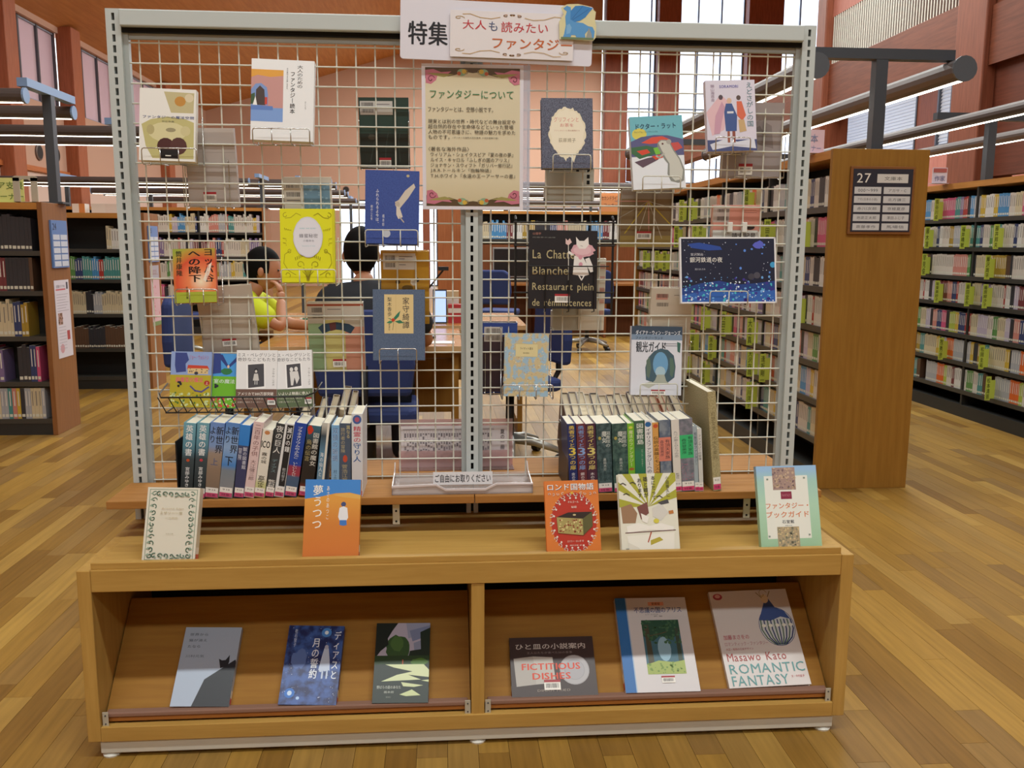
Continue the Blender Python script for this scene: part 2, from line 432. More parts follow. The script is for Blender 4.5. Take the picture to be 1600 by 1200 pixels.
# inner row of posts carrying a deep laminated beam, with slatted screen above it
XC = 5.2
MB().box(XC, XC+.24, 4.2, YF-.35, 3.02, 3.66, m_beam).build('trim_12', kind='structure', bevel=.01)
for i, (y0, y1) in enumerate(((9.95, 10.25), (6.18, 6.7), (4.0, 4.3))):
    MB().box(XC-.08, XC+.32, y0, y1, 0, CEIL(XC)-.01, m_col).build('trim_%d' % (13+i), kind='structure', bevel=.015)
MB().box(XC+.02, XC+.18, 6.7, 9.95, 4.28, CEIL(XC)-.05, m_pink).build('trim_16', kind='structure')
MB().box(XC+.05, XC+.16, 4.3, 6.18, 1.9, CEIL(XC)-.05, wood('#5c3022', '#6e3b2a', 'Y', 3, .5)).build('trim_17', kind='structure')
MB().box(XC-.03, XC+.05, 4.3, 6.18, 2.95, 3.5, m_beam).build('trim_18', kind='structure')
sc = thing('slat_screen', 'screen of thin pale vertical slats above the long red-brown beam', 'screen', (XC, 6.7, 3.66))
MB().box(.16, .2, 0, 3.25, 0, .62, plain('#3f1810', .8)).build('backing', sc)
sm = MB().box(0, .012, -.0095, .0095, 0, .62, plain('#d0ccc0', .5)).mesh('slat')
for k in range(53):
    o = put(sm, 'slat', sc); o.location = (.02, .04+k*.061, 0)

for k, (px, py, far) in enumerate(((60, 238, 0), (87, 242, 0), (334, 262, 1), (522, 296, 1), (541, 296, 1))):
    p = at(px, py, YF-.001) if far else atX(px, py, XL+.001)
    o = thing('wall_vent', ['round dark vent on the left wall, nearer the window posts', 'round dark vent on the left wall beside the other one', 'round dark vent high on the far wall near the corner', 'small round dark vent on the far wall, left of a pair', 'small round dark vent on the far wall, right of a pair'][k], 'vent', tuple(p))
    r_ = .13 if k < 3 else .09; M = Matrix.Rotation(math.pi/2, 4, 'X') if far else Matrix.Rotation(math.pi/2, 4, 'Y')
    q = MB().lathe([(r_, 0), (r_, .02), (r_*.85, .03)], 0, 0, plain('#6b5a52', .5), 20).build('collar', o); q.matrix_local = M
    q = MB().lathe([(r_*.8, .02), (r_*.8, .032)], 0, 0, plain('#2a2422', .7), 20).build('grille', o); q.matrix_local = M

MB().box(at(684, 400, 12).x, at(722, 400, 12).x, 12.0, 12.4, 0, 3.0, wood('#9a5a34', '#ac6a40', 'Z', 3, .5)).build('trim_19', kind='structure', bevel=.01)

# ================================================================== THE DISPLAY STAND
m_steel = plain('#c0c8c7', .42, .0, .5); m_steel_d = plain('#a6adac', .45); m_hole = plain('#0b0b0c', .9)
m_oak = wood('#b28b47', '#c19a53', 'X', 4, .42); m_oakz = wood('#b28b47', '#c19a53', 'Z', 4, .42); m_shelf = wood('#9c6a33', '#ac7a40', 'X', 5, .75)
m_wire = plain('#d2d2c6', .35, .0, .6); m_plinth = plain('#cbc8bc', .5); m_lipbar = plain('#8f6c5c', .6); m_board = wood('#936522', '#a1722a', 'X', 4, .6)
m_chrome = plain('#c9c9c6', .22, .85); m_black = plain('#17181a', .45); m_zinc = plain('#c4c2b4', .4, .3)

stand = thing('display_stand', 'double-sided library display stand with grey wire grid above an oak base', 'display stand', (0, 0, 0))
# uprights with a row of shelf slots
def upright(xc, half):
    mb = MB(); y0, y1 = -.02, .02; z0, z1 = .47, 1.806; s = .0038
    mb.box(xc-half, xc-s, y0, y1, z0, z1, m_steel); mb.box(xc+s, xc+half, y0, y1, z0, z1, m_steel)
    z = z1
    while z > z0+.03:
        mb.box(xc-s, xc+s, y0, y0+.003, z-.0085, z, m_steel); mb.box(xc-s, xc+s, y1-.003, y1, z-.0085, z, m_steel); z -= .0262
    mb.box(xc-s, xc+s, -.002, .002, z0, z1-.004, m_hole)
    o = mb.build('upright', stand)
    MB().box(xc-half, xc+half, y0, y1, z1, z1+.002, m_steel).build('cap', o)
upright(-.9065, .0185); upright(0, .0165); upright(.9065, .0185)
# top rails and the two wire panels
for sx in (-1, 1):
    xa, xb = sorted((sx*.0165, sx*.888))
    MB().box(xa, xb, -.034, .034, 1.764, 1.805, m_steel).build('top_rail', stand, bevel=.003)
    MB().box(xa, xb, -.016, .016, 1.752, 1.764, m_hole).build('shadow_gap', stand)  # black strip put in for the dark shadow line under the rail
    MB().box(xa, xb, -.012, .012, .47, .53, m_hole).build('lower_rail', stand)
    fr = MB(); t = .013
    fr.box(xa, xa+t, -.009, .009, .53, 1.752, m_steel_d); fr.box(xb-t, xb, -.009, .009, .53, 1.752, m_steel_d)
    fr.box(xa+t, xb-t, -.006, .006, 1.738, 1.752, m_steel_d)
    g = fr.build('grid_panel', stand)
    vx0 = -.852 if sx < 0 else .052
    vm = MB().tube([(0, 0, .53), (0, 0, 1.745)], .0021, m_wire, 6).mesh('wire')
    for k in range(17):
        o = put(vm, 'wire', g); o.location = (vx0+.05*k, .0005, 0)
    hm = MB().tube([(xa+.006, 0, 0), (xb-.006, 0, 0)], .0021, m_wire, 6).mesh('wire')
    for k in range(24):
        o = put(hm, 'wire', g); o.location = (0, -.0038, 1.729-.05*k)
# shelves on both faces, with zinc brackets
for fy in (-1, 1):
    for sx in (-1, 1):
        xa, xb = sorted((sx*.001, sx*.932)); ya, yb = sorted((fy*.022, fy*.207))
        s = MB().box(xa, xb, ya, yb, .556, .576, m_shelf).build('shelf_board', stand, bevel=.0015)
        for bx in ((-.205, -.75) if sx < 0 else (.735, .2)):
            b = MB().box(bx-.009, bx+.009, fy*.185-.0015, fy*.185+.0015, .497, .556, m_zinc).build('bracket', s)
            for z in (.505, .533): MB().lathe([(.003, 0), (.003, .001)], 0, 0, m_hole, 8).build('screw', b).matrix_local = Matrix.Translation((bx, fy*.185-.0017, z)) @ Matrix.Rotation(math.pi/2, 4, 'X') if fy < 0 else Matrix.Translation((bx, fy*.185+.0017, z)) @ Matrix.Rotation(-math.pi/2, 4, 'X')
# oak base, the same on both faces
for sx in (-1, 1):
    xa, xb = sorted((sx*.93, sx*.899))
    MB().box(xa, xb, -.42, .42, .045, .472, m_oakz).build('side_panel', stand, bevel=.002)
MB().box(-.016, .016, -.415, .415, .08, .418, m_oakz).build('divider', stand, bevel=.0015)
MB().box(-.899, .899, -.415, .415, .452, .4735, m_oak).build('top_board', stand)
MB().box(-.899, .899, -.38, .38, .05, .07, m_oak).build('bottom_board', stand)
MB().box(-.899, .899, -.006, .006, .07, .452, plain('#1c140b', .8)).build('centre_panel', stand)  # near-black colour carries the deep shade inside the base
for fy in (-1, 1):
    ya, yb = sorted((fy*.418, fy*.398)); MB().box(-.899, .899, ya, yb, .419, .472, m_oak).build('front_rail', stand, bevel=.0015)
    ya, yb = sorted((fy*.414, fy*.398)); MB().box(-.899, .899, ya, yb, .4725, .489, m_oak).build('ledge_strip', stand, bevel=.002)
    ya, yb = sorted((fy*.42, fy*.396)); MB().box(-.899, .899, ya, yb, .045, .082, m_oak).build('bottom_rail', stand, bevel=.0015)
    for sx in (-1, 1):
        xa, xb = sorted((sx*.018, sx*.896))
        # sloping display board and the bar that stops the books
        bo = [(fy*-.0, 0)]
        pts = [(fy*.388, .098), (fy*.172, .305), (fy*.162, .295), (fy*.378, .088)]
        MB().prism(pts, xa, xb, m_board, 'X').build('sloping_board', stand)
        ya, yb = sorted((fy*.408, fy*.386)); MB().box(xa+.006, xb-.006, ya, yb, .1, .112, m_lipbar).build('book_stop', stand, bevel=.003)
        ya, yb = sorted((fy*.4, fy*.39)); MB().box(xa+.006, xb-.006, ya, yb, .085, .097, wood('#b0743a', '#bd8044', 'X', 4)).build('book_rail', stand, bevel=.003)
        for bx in (xa+.007, xb-.007):
            b = MB().box(bx-.007, bx+.007, min(fy*.411, fy*.413), max(fy*.411, fy*.413), .078, .117, m_zinc).build('end_bracket', stand, bevel=.003)
            for z in (.087, .108):
                o = MB().lathe([(.0022, 0), (.0018, .0012)], 0, 0, m_alu, 8).build('screw', b); o.matrix_local = Matrix.Translation((bx, fy*.413, z)) @ Matrix.Rotation(fy*-math.pi/2, 4, 'X')
        MB().box(sx*.42-.028, sx*.42+.028, fy*.33-.012, fy*.33+.012, .448, .452, plain('#b98d55', .5)).build('catch_plate', stand)
MB().box(-.905, .905, -.412, .412, .011, .046, m_plinth).build('plinth', stand, bevel=.002)
fm = MB().lathe([(.02, 0), (.021, .004), (.012, .009), (.009, .015)], 0, 0, plain('#d9d8cf', .4), 16).mesh('foot')
for x in (-.885, 0, .885):
    for y in (-.395, .395): put(fm, 'foot', stand).location = (x, y, 0)

# ================================================================== BOOKS SHOWN FACE OUT
m_page = plain('#e8e2cf', .8); m_pageold = plain('#cdbfa3', .85)
def sticker(u0, v0, u1, v1, seed=1):
    h = v1-v0
    return [('r', u0, v0, u1, v1, '#f1efe8'), ('r', u0, v0, u1, v0+h*.26, '#a8323a'), ('bar', u0+(u1-u0)*.1, v0+h*.36, u1-(u1-u0)*.1, v0+h*.8, seed, '#3a3636')]
def face_book(name, label, bl, br, tl, Y, lean, T, cover, prims, spine='R', spinecol=None, group=None, stick=None, flip=False, page=None, cat='book', back=None, spl=None, origin=None):
    th = math.radians(lean); n = Vector((0, -math.cos(th), math.sin(th)))
    p0 = origin if origin is not None else at(bl[0], bl[1], Y)
    pb = atP(br[0], br[1], p0, n); pt = atP(tl[0], tl[1], p0, n)
    if origin is not None: p0 = atP(bl[0], bl[1], origin, n)
    M, v = basis(p0, pb-p0, n); W = (pb-p0).length; H = (pt-p0).dot(v)
    if flip:   # shown from behind the grid: its back cover faces the camera, its front faces away
        pass
    r = thing(name, label, cat, group=group, mat=M)
    cm = cover if not isinstance(cover, str) else plain(cover, .36, 0, .45)
    sm = plain(spinecol, .36) if spinecol else cm
    b = .0018; sp = .0022
    mb = MB().box(0, W, 0, b, 0, H, cm); mb.box(0, W, T-b, T, 0, H, cm)
    x0, x1 = (W-sp, W) if spine == 'R' else (0, sp)
    mb.box(x0, x1, b, T-b, 0, H, sm); mb.build('cover', r)
    pg = page or m_page
    a, c_ = (.003, W-sp) if spine == 'R' else (sp, W-.003)
    MB().box(a, c_, b, T-b, .003, H-.003, pg).build('page_block', r)
    if prims: make_print([('r', .001, .001, .999, .999, cm)]+list(prims), W, H).build('cover_print', r)
    if stick: make_print(sticker(*stick), W, H, lift=.0026).build('barcode_sticker', r)
    if spl:   # call-number label low on the spine side
        xs = W+.0003 if spine == 'R' else -.0003
        q = MB(); dx = .0002 if spine == 'R' else -.0002
        q.quad([(xs, .002, H*.05), (xs, T-.002, H*.05), (xs, T-.002, H*.2), (xs, .002, H*.2)], printm('#f0eeea'))
        q.quad([(xs+dx, .002, H*.04), (xs+dx, T-.002, H*.04), (xs+dx, T-.002, H*.11), (xs+dx, .002, H*.11)], printm(spl)); q.build('spine_label', r)
    return r, W, H
def holder(label, px0, px1, ylip, ybot, Yf, group='wire holders hooked on the grid', mat=None, n=2, rise=.12, r=.0016):
    """bent wire holder: front lip, wires under the book, risers hooked over the grid"""
    mat = mat or m_chrome
    a = at(px0, ybot, Yf); b = at(px1, ybot, Yf); c = at(px0, ylip, Yf); zl = c.z; zb = a.z-.002; yb = .006 if Yf > 0 else -.008
    o = thing('book_holder', label, 'holder', (a.x, yb, zb), group)
    x0, x1 = 0, b.x-a.x; y = Yf-yb; h = zl-zb; rr = .006
    lip = MB().tube([(x0, y, 0), (x0, y, h-rr), (x0+rr*.3, y, h-rr*.3), (x0+rr, y, h), (x1-rr, y, h), (x1-rr*.3, y, h-rr*.3), (x1, y, h-rr), (x1, y, 0)], r, mat, 6)
    lip.build('front_lip', o, smooth=True)
    xs = [x0, x1]+[x0+(x1-x0)*(k+1)/(n+1) for k in range(n)]
    for k, x in enumerate(xs):
        q = [(x, y, h if k > 1 else 0), (x, y, 0), (x, y*.85, -.004), (x, 0, -.002)]
        if k < 2: q += [(x, 0, rise-.01), (x, .004 if Yf < 0 else -.004, rise), (x, .01 if Yf < 0 else -.01, rise-.004)]
        MB().tube(q, r*.95, mat, 6).build('wire', o, smooth=True)
    MB().tube([(x0, 0, .0), (x1, 0, .0)], r*.9, mat, 6).build('cross_wire', o)
    return o
G = 'books shown face out on the grid'
YG = -.05
E1c = lambda cx, cy, rx, ry, col, n=20: ('p', ell(cx, cy, rx, ry, n), col)

# 1 white paperback with a pale vase picture
face_book('book', 'white paperback with olive vase and dark apple cover photo, top left of the grid', (217, 250), (305, 253), (221, 137), YG, 8, .022, '#eceae4', [
    ('p', [(.43, .04), (.97, .05), (.96, .33), (.56, .33)], '#c4b98c'), ('p', ell(.72, .17, .1, .07, 12), '#c28b3c'), ('p', ell(.88, .12, .08, .06, 12), '#dccfae'),
    ('p', [(.04, .5), (.2, .43), (.5, .385), (.8, .41), (.97, .46), (.97, .965), (.24, .965), (.12, .8)], '#c3bb7e'), ('p', ell(.5, .6, .34, .14, 18), '#d8d0a0'),
    ('p', ell(.2, .57, .07, .07, 12), '#b5aa78'), ('p', ell(.56, .57, .09, .03, 12), '#9c9370'), ('p', ell(.82, .58, .09, .07, 12), '#cfc594'),
    ('p', ell(.47, .79, .15, .11, 14), '#4b2420'), ('p', ell(.7, .79, .15, .12, 14), '#54302a'), ('r', .38, .84, .7, .965, '#150c0c'), ('r', .47, .92, .57, .935, '#e8e4da'),
    ('t', 'ファンタジーの魔法空間', .06, .375, .97, .415, .01, '#47558a'), ('t', '井辻朱美', .4, .44, .62, .47, .0, '#77765f')], group=G)
holder('chrome wire holder carrying the white vase-cover paperback', 222, 308, 231, 252, YG-.026)
# 2 white hardcover with an arch picture
face_book('book', 'white hardcover with orange and lilac arch picture beside vertical title, top of the left grid', (391, 218), (489, 222), (393, 91), YG, 8, .026, '#eff0f1', [
    ('r', .0, .13, .51, .77, '#c99590'), ('p', [(0, .13), (.51, .13), (.51, .2), (.3, .22), (.1, .2), (0, .23)], '#e4a43e'), ('r', 0, .6, .51, .77, '#7ea1dc'), ('p', [(0, .57), (.35, .58), (.35, .63), (0, .63)], '#5f83c8'),
    ('p', [(.0, .58), (.0, .38), (.07, .31), (.16, .3), (.25, .35), (.27, .44), (.27, .57)], '#7f9ad0'), ('p', [(.07, .57), (.08, .38), (.14, .33), (.21, .38), (.23, .57)], '#4a3a36'), ('p', [(.0, .56), (.0, .44), (.06, .42), (.07, .56)], '#3d5a3a'),
    ('r', .22, .47, .26, .56, '#cc4434'), ('p', [(.03, .57), (.07, .46), (.1, .57)], '#f4f4f2'),
    ('v', '大人のための', .73, .06, .82, .34, .0, '#4a4a52'), ('v', 'ファンタジー読本', .62, .15, .7, .66, .012, '#2f2f37'), ('v', '本の案内とその楽しみかた', .56, .1, .585, .36, .0, '#6b6b70'), ('v', 'おとな', .86, .5, .88, .6, 0, '#888')], group=G)
holder('chrome wire holder carrying the white arch-picture hardcover', 395, 484, 200, 220, YG-.03)
# 3 yellow
orn = '#8f8418'
pr = [('r', .955, 0, 1, 1, '#d2cf1e')]
for s in (0, 1):
    fx = lambda u, s=s: 1-u if s else u
    def L(pts, w=.0012, c=orn, fx=fx): return ('l', [(fx(a), b) for a, b in pts], w, c)
    pr += [L(spiral(.1, .09, .02, .05, 0, 5, asp=.75)), L([(.1, .13), (.2, .12), (.3, .06), (.38, .09)]), L(spiral(.17, .58, .02, .04, 0, 5, asp=.75)), L([(.2, .56), (.08, .62), (.06, .74), (.14, .84), (.28, .9)]),
           L(spiral(.36, .76, .03, .07, 1, 6.5, asp=.75)), L([(.42, .8), (.47, .88), (.48, .98)]), L([(.5, .98), (.46, .9), (.4, .85)]), L(spiral(.12, .9, .02, .06, 3, 7, asp=.75))]
    for k in range(5): pr.append(L([(.28+.03*k, .7-.012*k), (.27+.035*k, .66-.012*k)], .0016))
    for k in range(4): pr += [L([(.08+.035*k, .26+.01*k), (.1+.035*k, .29)]), L([(.05+.06*(k % 2), .4+.03*k), (.11, .41+.03*k)], .001)]
pr += [('p', ell(.51, .385, .27, .275, 40, jag=.02), '#d6d6e2'), ('p', ell(.51, .385, .255, .26, 40), '#e3e3ec'), ('t', 'HONEY AND SECRET', .36, .26, .66, .275, 0, '#58b8c0'), ('t', '蜂蜜秘密', .35, .34, .69, .395, .005, '#6b6b78'), ('t', '小路幸也', .42, .42, .62, .45, .0, '#77778a'), ('t', 'The secret of honey', .4, .5, .64, .515, 0, '#62bcc4')]
for k in range(7): pr.append(('l', [(.5, .98), (.5+(k-3)*.022, .84-.01*(3-abs(k-3)))], .0009, orn))
face_book('book', 'bright yellow book with ornamental scrolls around a pale oval title', (439, 441), (524, 441), (439, 326), YG, 6, .024, '#e2e21c', pr, group=G, spinecol='#d5d51d')
holder('white wire holder carrying the bright yellow book', 440, 525, 421, 443, YG-.028, mat=m_wire)
# 4 blue with a diving figure
face_book('book', 'deep blue hardcover with a falling white figure and vertical white title', (570, 380), (654, 382), (570, 265), YG, 6, .026, speckle('#2c4590', '#35509d', 300), [
    ('p', [(.55, .43), (.62, .4), (.74, .27), (.9, .17), (.93, .22), (.8, .37), (.68, .48), (.63, .53)], '#cfc6b8'), ('p', ell(.6, .46, .045, .04, 10), '#bdb1a2'), ('p', [(.58, .48), (.64, .5), (.7, .63), (.62, .66), (.58, .6)], '#d8cfc2'), ('l', [(.64, .63), (.72, .7)], .003, '#b6ac9e'),
    ('p', ell(.79, .07, .03, .02, 8), '#b9b08c'), ('p', ell(.4, .86, .075, .055, 14), '#bcc1cc'),
    ('v', 'ふれられるよ今は、', .2, .26, .255, .72, .008, '#e9ecf4'), ('v', '君のことを', .1, .48, .145, .68, .006, '#dfe3ee'), ('v', '橋本紡', .32, .6, .36, .76, .004, '#d5daea')], group=G)
holder('white wire holder carrying the deep blue diving-figure book', 571, 653, 359, 382, YG-.03, mat=m_wire)
# 5 red and green
H5 = .125
face_book('book', 'red-orange and green paperback with brushed black title, low left of the grid', (273, 474), (339, 472), (277, 389), YG, 8, .016, radial([(0, '#f7e7c8'), (.3, '#ee8a56'), (.62, '#d9512f'), (.9, '#b8a23a'), (1, '#9cab3a')], .07, .055, .1), [
    ('r', 0, .8, 1, 1, '#a9b53a'), ('v', 'ヨッパ谷', .72, .02, .96, .62, .03, '#1a1412'), ('v', 'への降下', .36, .05, .66, .62, .035, '#1a1412'), ('v', '筒井康隆', .07, .04, .22, .5, .025, '#23301a'), ('p', [(.82, .32), (.92, .26), (.86, .45), (.76, .62), (.7, .58)], '#f0e4d4'), ('v', '自選ファンタジー傑作集', .77, .31, .85, .58, .0, '#c8452c'), ('v', '新潮文庫', .28, .7, .33, .93, .01, '#3a3a22')], spinecol='#d6573a', group=G)
holder('clear-toned wire holder carrying the red and green paperback', 275, 340, 452, 474, YG-.02)
# 6 slate hardcover with cream label
face_book('book', 'slate-blue cloth hardcover with a cream label showing a red berry sprig', (583, 563), (664, 563), (582, 452), YG, 6, .028, speckle('#4c5f7c', '#5b6d89', 350), [
    ('r', .22, .07, .78, .62, '#e0c992'), ('l', [(.44, .07), (.44, .62)], .0006, '#c9ae70'), ('v', '家守綺譚', .57, .11, .7, .55, .008, '#2a2c38'), ('v', '梨木香歩', .28, .11, .36, .38, .004, '#3a3c44'), ('v', '新潮社', .3, .48, .33, .58, 0, '#555'),
    ('p', [(.4, .4), (.47, .34), (.53, .3), (.5, .38), (.43, .43)], '#2f7d62'), ('p', [(.42, .45), (.52, .43), (.6, .47), (.5, .48)], '#3a7d5c'), ('p', [(.26, .47), (.32, .44), (.4, .45), (.34, .48)], '#3f8a64'), ('p', [(.28, .4), (.34, .41), (.4, .45)], '#3f8a64'), E1c(.39, .43, .035, .025, '#c8452c', 10), ('l', [(.4, .46), (.38, .57)], .001, '#6b6a4a')], group=G, spl='#cf4a6a')
holder('chrome wire holder carrying the slate-blue cloth hardcover', 593, 651, 545, 566, YG-.032, n=1)
# 7 dark sparkly with cream blot
face_book('book', 'dark grey sparkling hardcover with a ragged cream blot around a pink title', (847, 263), (927, 263), (844, 153), YG, 6, .024, speckle('#3f4254', '#6a6f84', 420, .35), [
    ('p', ell(.5, .49, .36, .355, 60, jag=.05, seed=5), '#e9dfc4'), ('p', ell(.5, .49, .33, .33, 50, jag=.06, seed=8), '#efe6cf'), ('p', [(.38, .8), (.5, .8), (.47, .9)], '#e9dfc4'), ('p', [(.55, .8), (.68, .78), (.62, .92)], '#e9dfc4'),
    ('t', 'グリフィンと', .24, .27, .72, .34, .004, '#d98a80'), ('t', 'お茶を', .36, .36, .62, .41, .004, '#d58078'), ('t', 'ファンタジーに見る動物たち', .24, .45, .74, .475, 0, '#c99c8c'), ('t', '荻原規子', .33, .57, .66, .63, 0, '#9a9076')], group=G)
holder('white wire holder carrying the dark sparkling hardcover', 864, 923, 241, 264, YG-.028, mat=m_wire, n=1)
# 8 doctor rat
face_book('book', 'turquoise and white paperback with an upright grey rat before red hills', (990, 297), (1072, 293), (986, 183), YG, 8, .022, '#e4e8ee', [
    ('r', 0, 0, 1, .34, '#6fb6c4'), ('p', ell(.17, .24, .14, .08, 16), '#d8cc5a'), ('p', [(0, .34), (.2, .28), (.45, .26), (.7, .27), (1, .33), (1, .55), (0, .55)], '#5a5a86'),
    ('p', [(.2, .36), (.4, .29), (.6, .28), (.75, .33), (.6, .37), (.35, .38)], '#d8503c'), ('p', [(.0, .42), (.3, .4), (.5, .44), (.45, .52), (.15, .58), (0, .5)], '#3c6a44'), ('p', [(.1, .47), (.3, .45), (.36, .5), (.2, .53)], '#d5462e'), ('p', [(.7, .38), (.9, .37), (.98, .45), (.8, .5)], '#c6504a'), ('p', [(.42, .44), (.55, .42), (.55, .52), (.46, .53)], '#7ac03c'), ('p', [(.05, .62), (.3, .57), (.5, .55), (.5, .6), (.2, .7)], '#5f4a58'), ('p', [(.38, .55), (.55, .53), (.6, .57), (.45, .6)], '#dc4a2a'),
    ('p', [(.5, .37), (.56, .33), (.66, .33), (.74, .36), (.8, .46), (.92, .6), (.99, .75), (.97, .9), (.86, .93), (.72, .9), (.66, .8), (.68, .66), (.62, .6), (.55, .5), (.5, .43)], '#8b8d86'), ('p', [(.52, .37), (.58, .34), (.66, .345), (.73, .38), (.79, .48), (.9, .61), (.96, .76), (.93, .88), (.8, .9), (.7, .82), (.71, .66), (.64, .57), (.57, .46)], '#c9c9bf'), E1c(.72, .36, .05, .035, '#a9a69e', 10), E1c(.6, .385, .02, .014, '#5c2a2a', 8), ('l', [(.62, .52), (.52, .57), (.47, .55)], .005, '#b6b6ac'),
    ('t', 'ドクター・ラット', .11, .1, .87, .175, .02, '#20405c'), ('t', 'ウィリアム・コッツウィンクル', .08, .2, .52, .225, 0, '#3a5a6a')], spine='L', spinecol='#d9dfe2', group=G)
for k in range(6): pass
holder('white wire holder carrying the turquoise rat-cover paperback', 1004, 1063, 275, 297, YG-.026, mat=m_wire, n=1)
# 9 pale with three figures
face_book('book', 'pale lilac paperback with three robed figures, top right of the grid', (1106, 237), (1183, 235), (1100, 126), YG, 8, .02, '#d9d3e2', [
    ('p', [(0, .45), (.3, .2), (.45, .3), (.35, .7), (.1, .78)], '#e0b9c0'), ('r', 0, .84, 1, 1, '#48507e'), ('p', [(.05, .9), (.4, .82), (.6, .87), (.95, .83), (.98, .97), (.5, .93), (.1, .98)], '#dadbe6'),
    ('p', [(.4, .33), (.52, .33), (.62, .5), (.6, .72), (.38, .72), (.36, .45)], '#3f5790'), E1c(.47, .29, .05, .04, '#d9b69c', 12), ('r', .41, .72, .46, .88, '#9c5a44'), ('r', .51, .72, .57, .88, '#8c4a3c'), ('r', .42, .44, .55, .47, '#d8d8e0'),
    ('p', [(.62, .3), (.72, .3), (.8, .5), (.72, .58), (.62, .5)], '#d76a4c'), E1c(.66, .25, .045, .035, '#5a4640', 12), ('p', [(.64, .56), (.76, .56), (.8, .72), (.66, .74)], '#c9a878'), ('p', [(.18, .5), (.32, .3), (.38, .38), (.3, .6), (.26, .75), (.14, .76)], '#c99aae'), E1c(.3, .24, .045, .035, '#54424a', 12),
    ('t', 'SORAMORI', .28, .07, .66, .11, .02, '#6a66b0'), ('v', 'えどさがしの国', .82, .04, .95, .66, .01, '#6f8f9a'), ('v', '勝山海百合', .1, .06, .18, .3, 0, '#a08aa0')], spine='L', group=G)
holder('chrome wire holder carrying the pale lilac paperback', 1118, 1172, 214, 236, YG-.024, n=1)
# 10 black book in a black wire frame
cat = '#ece8e4'
face_book('book', 'large black book with gold French title and a white cat in a pink ruff', (826, 482), (932, 483), (826, 359), YG-.012, 4, .016, '#1b1c22', [
    ('t', '山猫亭', .05, .03, .17, .06, .01, '#a87468'), ('t', '白猫亭の追憶', .05, .085, .38, .1, 0, '#8a8a86'),
    ('t', 'La Chatte', .05, .25, .66, .36, .006, '#b9ad84'), ('t', 'Blanche', .05, .455, .57, .565, .006, '#b9ad84'), ('t', 'Restaurant plein', .05, .67, .95, .79, .006, '#b9ad84'), ('t', 'de réminiscences', .05, .875, .92, .965, .006, '#b9ad84'),
    ('l', [(.57, .16), (.58, .63)], .0018, '#e0dcd4'), ('p', [(.53, .1), (.56, .13), (.59, .1), (.62, .15), (.57, .19), (.53, .17)], '#e3c4c2'),
    ('p', [(.66, .32), (.78, .32), (.84, .42), (.88, .56), (.8, .58), (.72, .57), (.64, .56)], cat), ('p', [(.82, .36), (.88, .34), (.93, .44), (.94, .52), (.9, .53), (.85, .45)], cat), ('p', [(.62, .32), (.56, .28), (.58, .26), (.66, .3)], cat),
    ('p', ell(.78, .25, .175, .09, 26, jag=.12, seed=2), '#d9a9b4'), ('p', ell(.78, .25, .13, .06, 20, jag=.1, seed=3), '#e4bec6'), ('p', [(.68, .08), (.73, .13), (.8, .13), (.86, .08), (.87, .18), (.82, .23), (.73, .23), (.69, .18)], cat), ('p', ell(.75, .34, .03, .03, 8), '#d79aaa'), ('p', ell(.755, .43, .03, .03, 8), '#d79aaa'), ('l', [(.75, .19), (.78, .2)], .001, '#8a7a7a'), ('l', [(.73, .57), (.77, .63), (.81, .57)], .003, cat)], group=G, spl='#d05a78', stick=(.38, .81, .6, .92, 4))
bh = thing('book_holder', 'black wire frame holder behind the large black cat book', 'holder', tuple(at(802, 492, -.03)))
a0 = at(802, 492, -.03); b0 = at(962, 346, -.03); wd, ht = b0.x-a0.x, b0.z-a0.z
for z in (.24, .74, .985): MB().tube([(0, 0, ht*z), (wd, 0, ht*z)], .0022, m_black, 6).build('wire', bh)
for x in (.02, .98): MB().tube([(wd*x, .004, 0), (wd*x, .004, ht*1.02), (wd*x, .02, ht*1.05)], .0032, m_black, 6).build('side_rail', bh)
zz = ht*.30
MB().tube([(wd*.14, -.036, zz*1.75), (wd*.92, -.036, zz*1.75)], .0018, m_black, 6).build('front_wire', bh)
for x in (.3, .53, .78): MB().tube([(wd*x, -.036, zz*1.75), (wd*x, -.036, .012), (wd*x, 0, .008)], .0016, m_black, 6).build('wire', bh)
# 11 galaxy railway, landscape
rs = [('r', 0, .0, 1, 1, '#141a34'), ('p', [(0, .78), (.2, .7), (.4, .66), (.6, .72), (.8, .7), (1, .66), (1, 1), (0, 1)], '#1c3f86'), ('p', [(0, .88), (.3, .8), (.6, .84), (1, .8), (1, 1), (0, 1)], '#2f62b4')]
rs += [('dots', 70, .03, .6, .97, .97, .001, .004, 1, '#6fa9e6'), ('dots', 60, .03, .66, .97, .98, .001, .003, 2, '#e8f2ff'), ('dots', 45, .03, .62, .97, .98, .001, .005, 3, '#3a2f8c'), ('dots', 40, .03, .7, .97, .98, .001, .0035, 7, '#4cc0cc'), ('dots', 40, .03, .03, .97, .6, .0005, .0014, 4, '#dfe8ff'), ('dots', 9, .1, .1, .95, .6, .002, .004, 5, '#5b8be0'),
       ('p', [(.08, .1), (.2, .08), (.42, .14), (.44, .19), (.3, .2), (.12, .16)], '#24479a'), ('p', ell(.82, .12, .05, .06, 10, jag=.3), '#5a62c8'), ('p', ell(.97, .42, .03, .045, 14), '#3f9cd0'), ('p', ell(.8, .58, .035, .05, 14), '#4c4a56'), ('p', ell(.74, .6, .035, .05, 14), '#3e3c48'),
       ('t', '銀河鉄道の夜', .1, .3, .44, .38, .008, '#e9e6e0'), ('t', '宮沢賢治', .11, .24, .24, .28, 0, '#d0d0d8'), ('t', '清川あさみ', .15, .47, .26, .5, 0, '#c0c4d0'), ('l', [(0.004, .008), (.996, .008), (.996, .992), (.004, .992), (.004, .008)], .004, '#e9e9ec')]
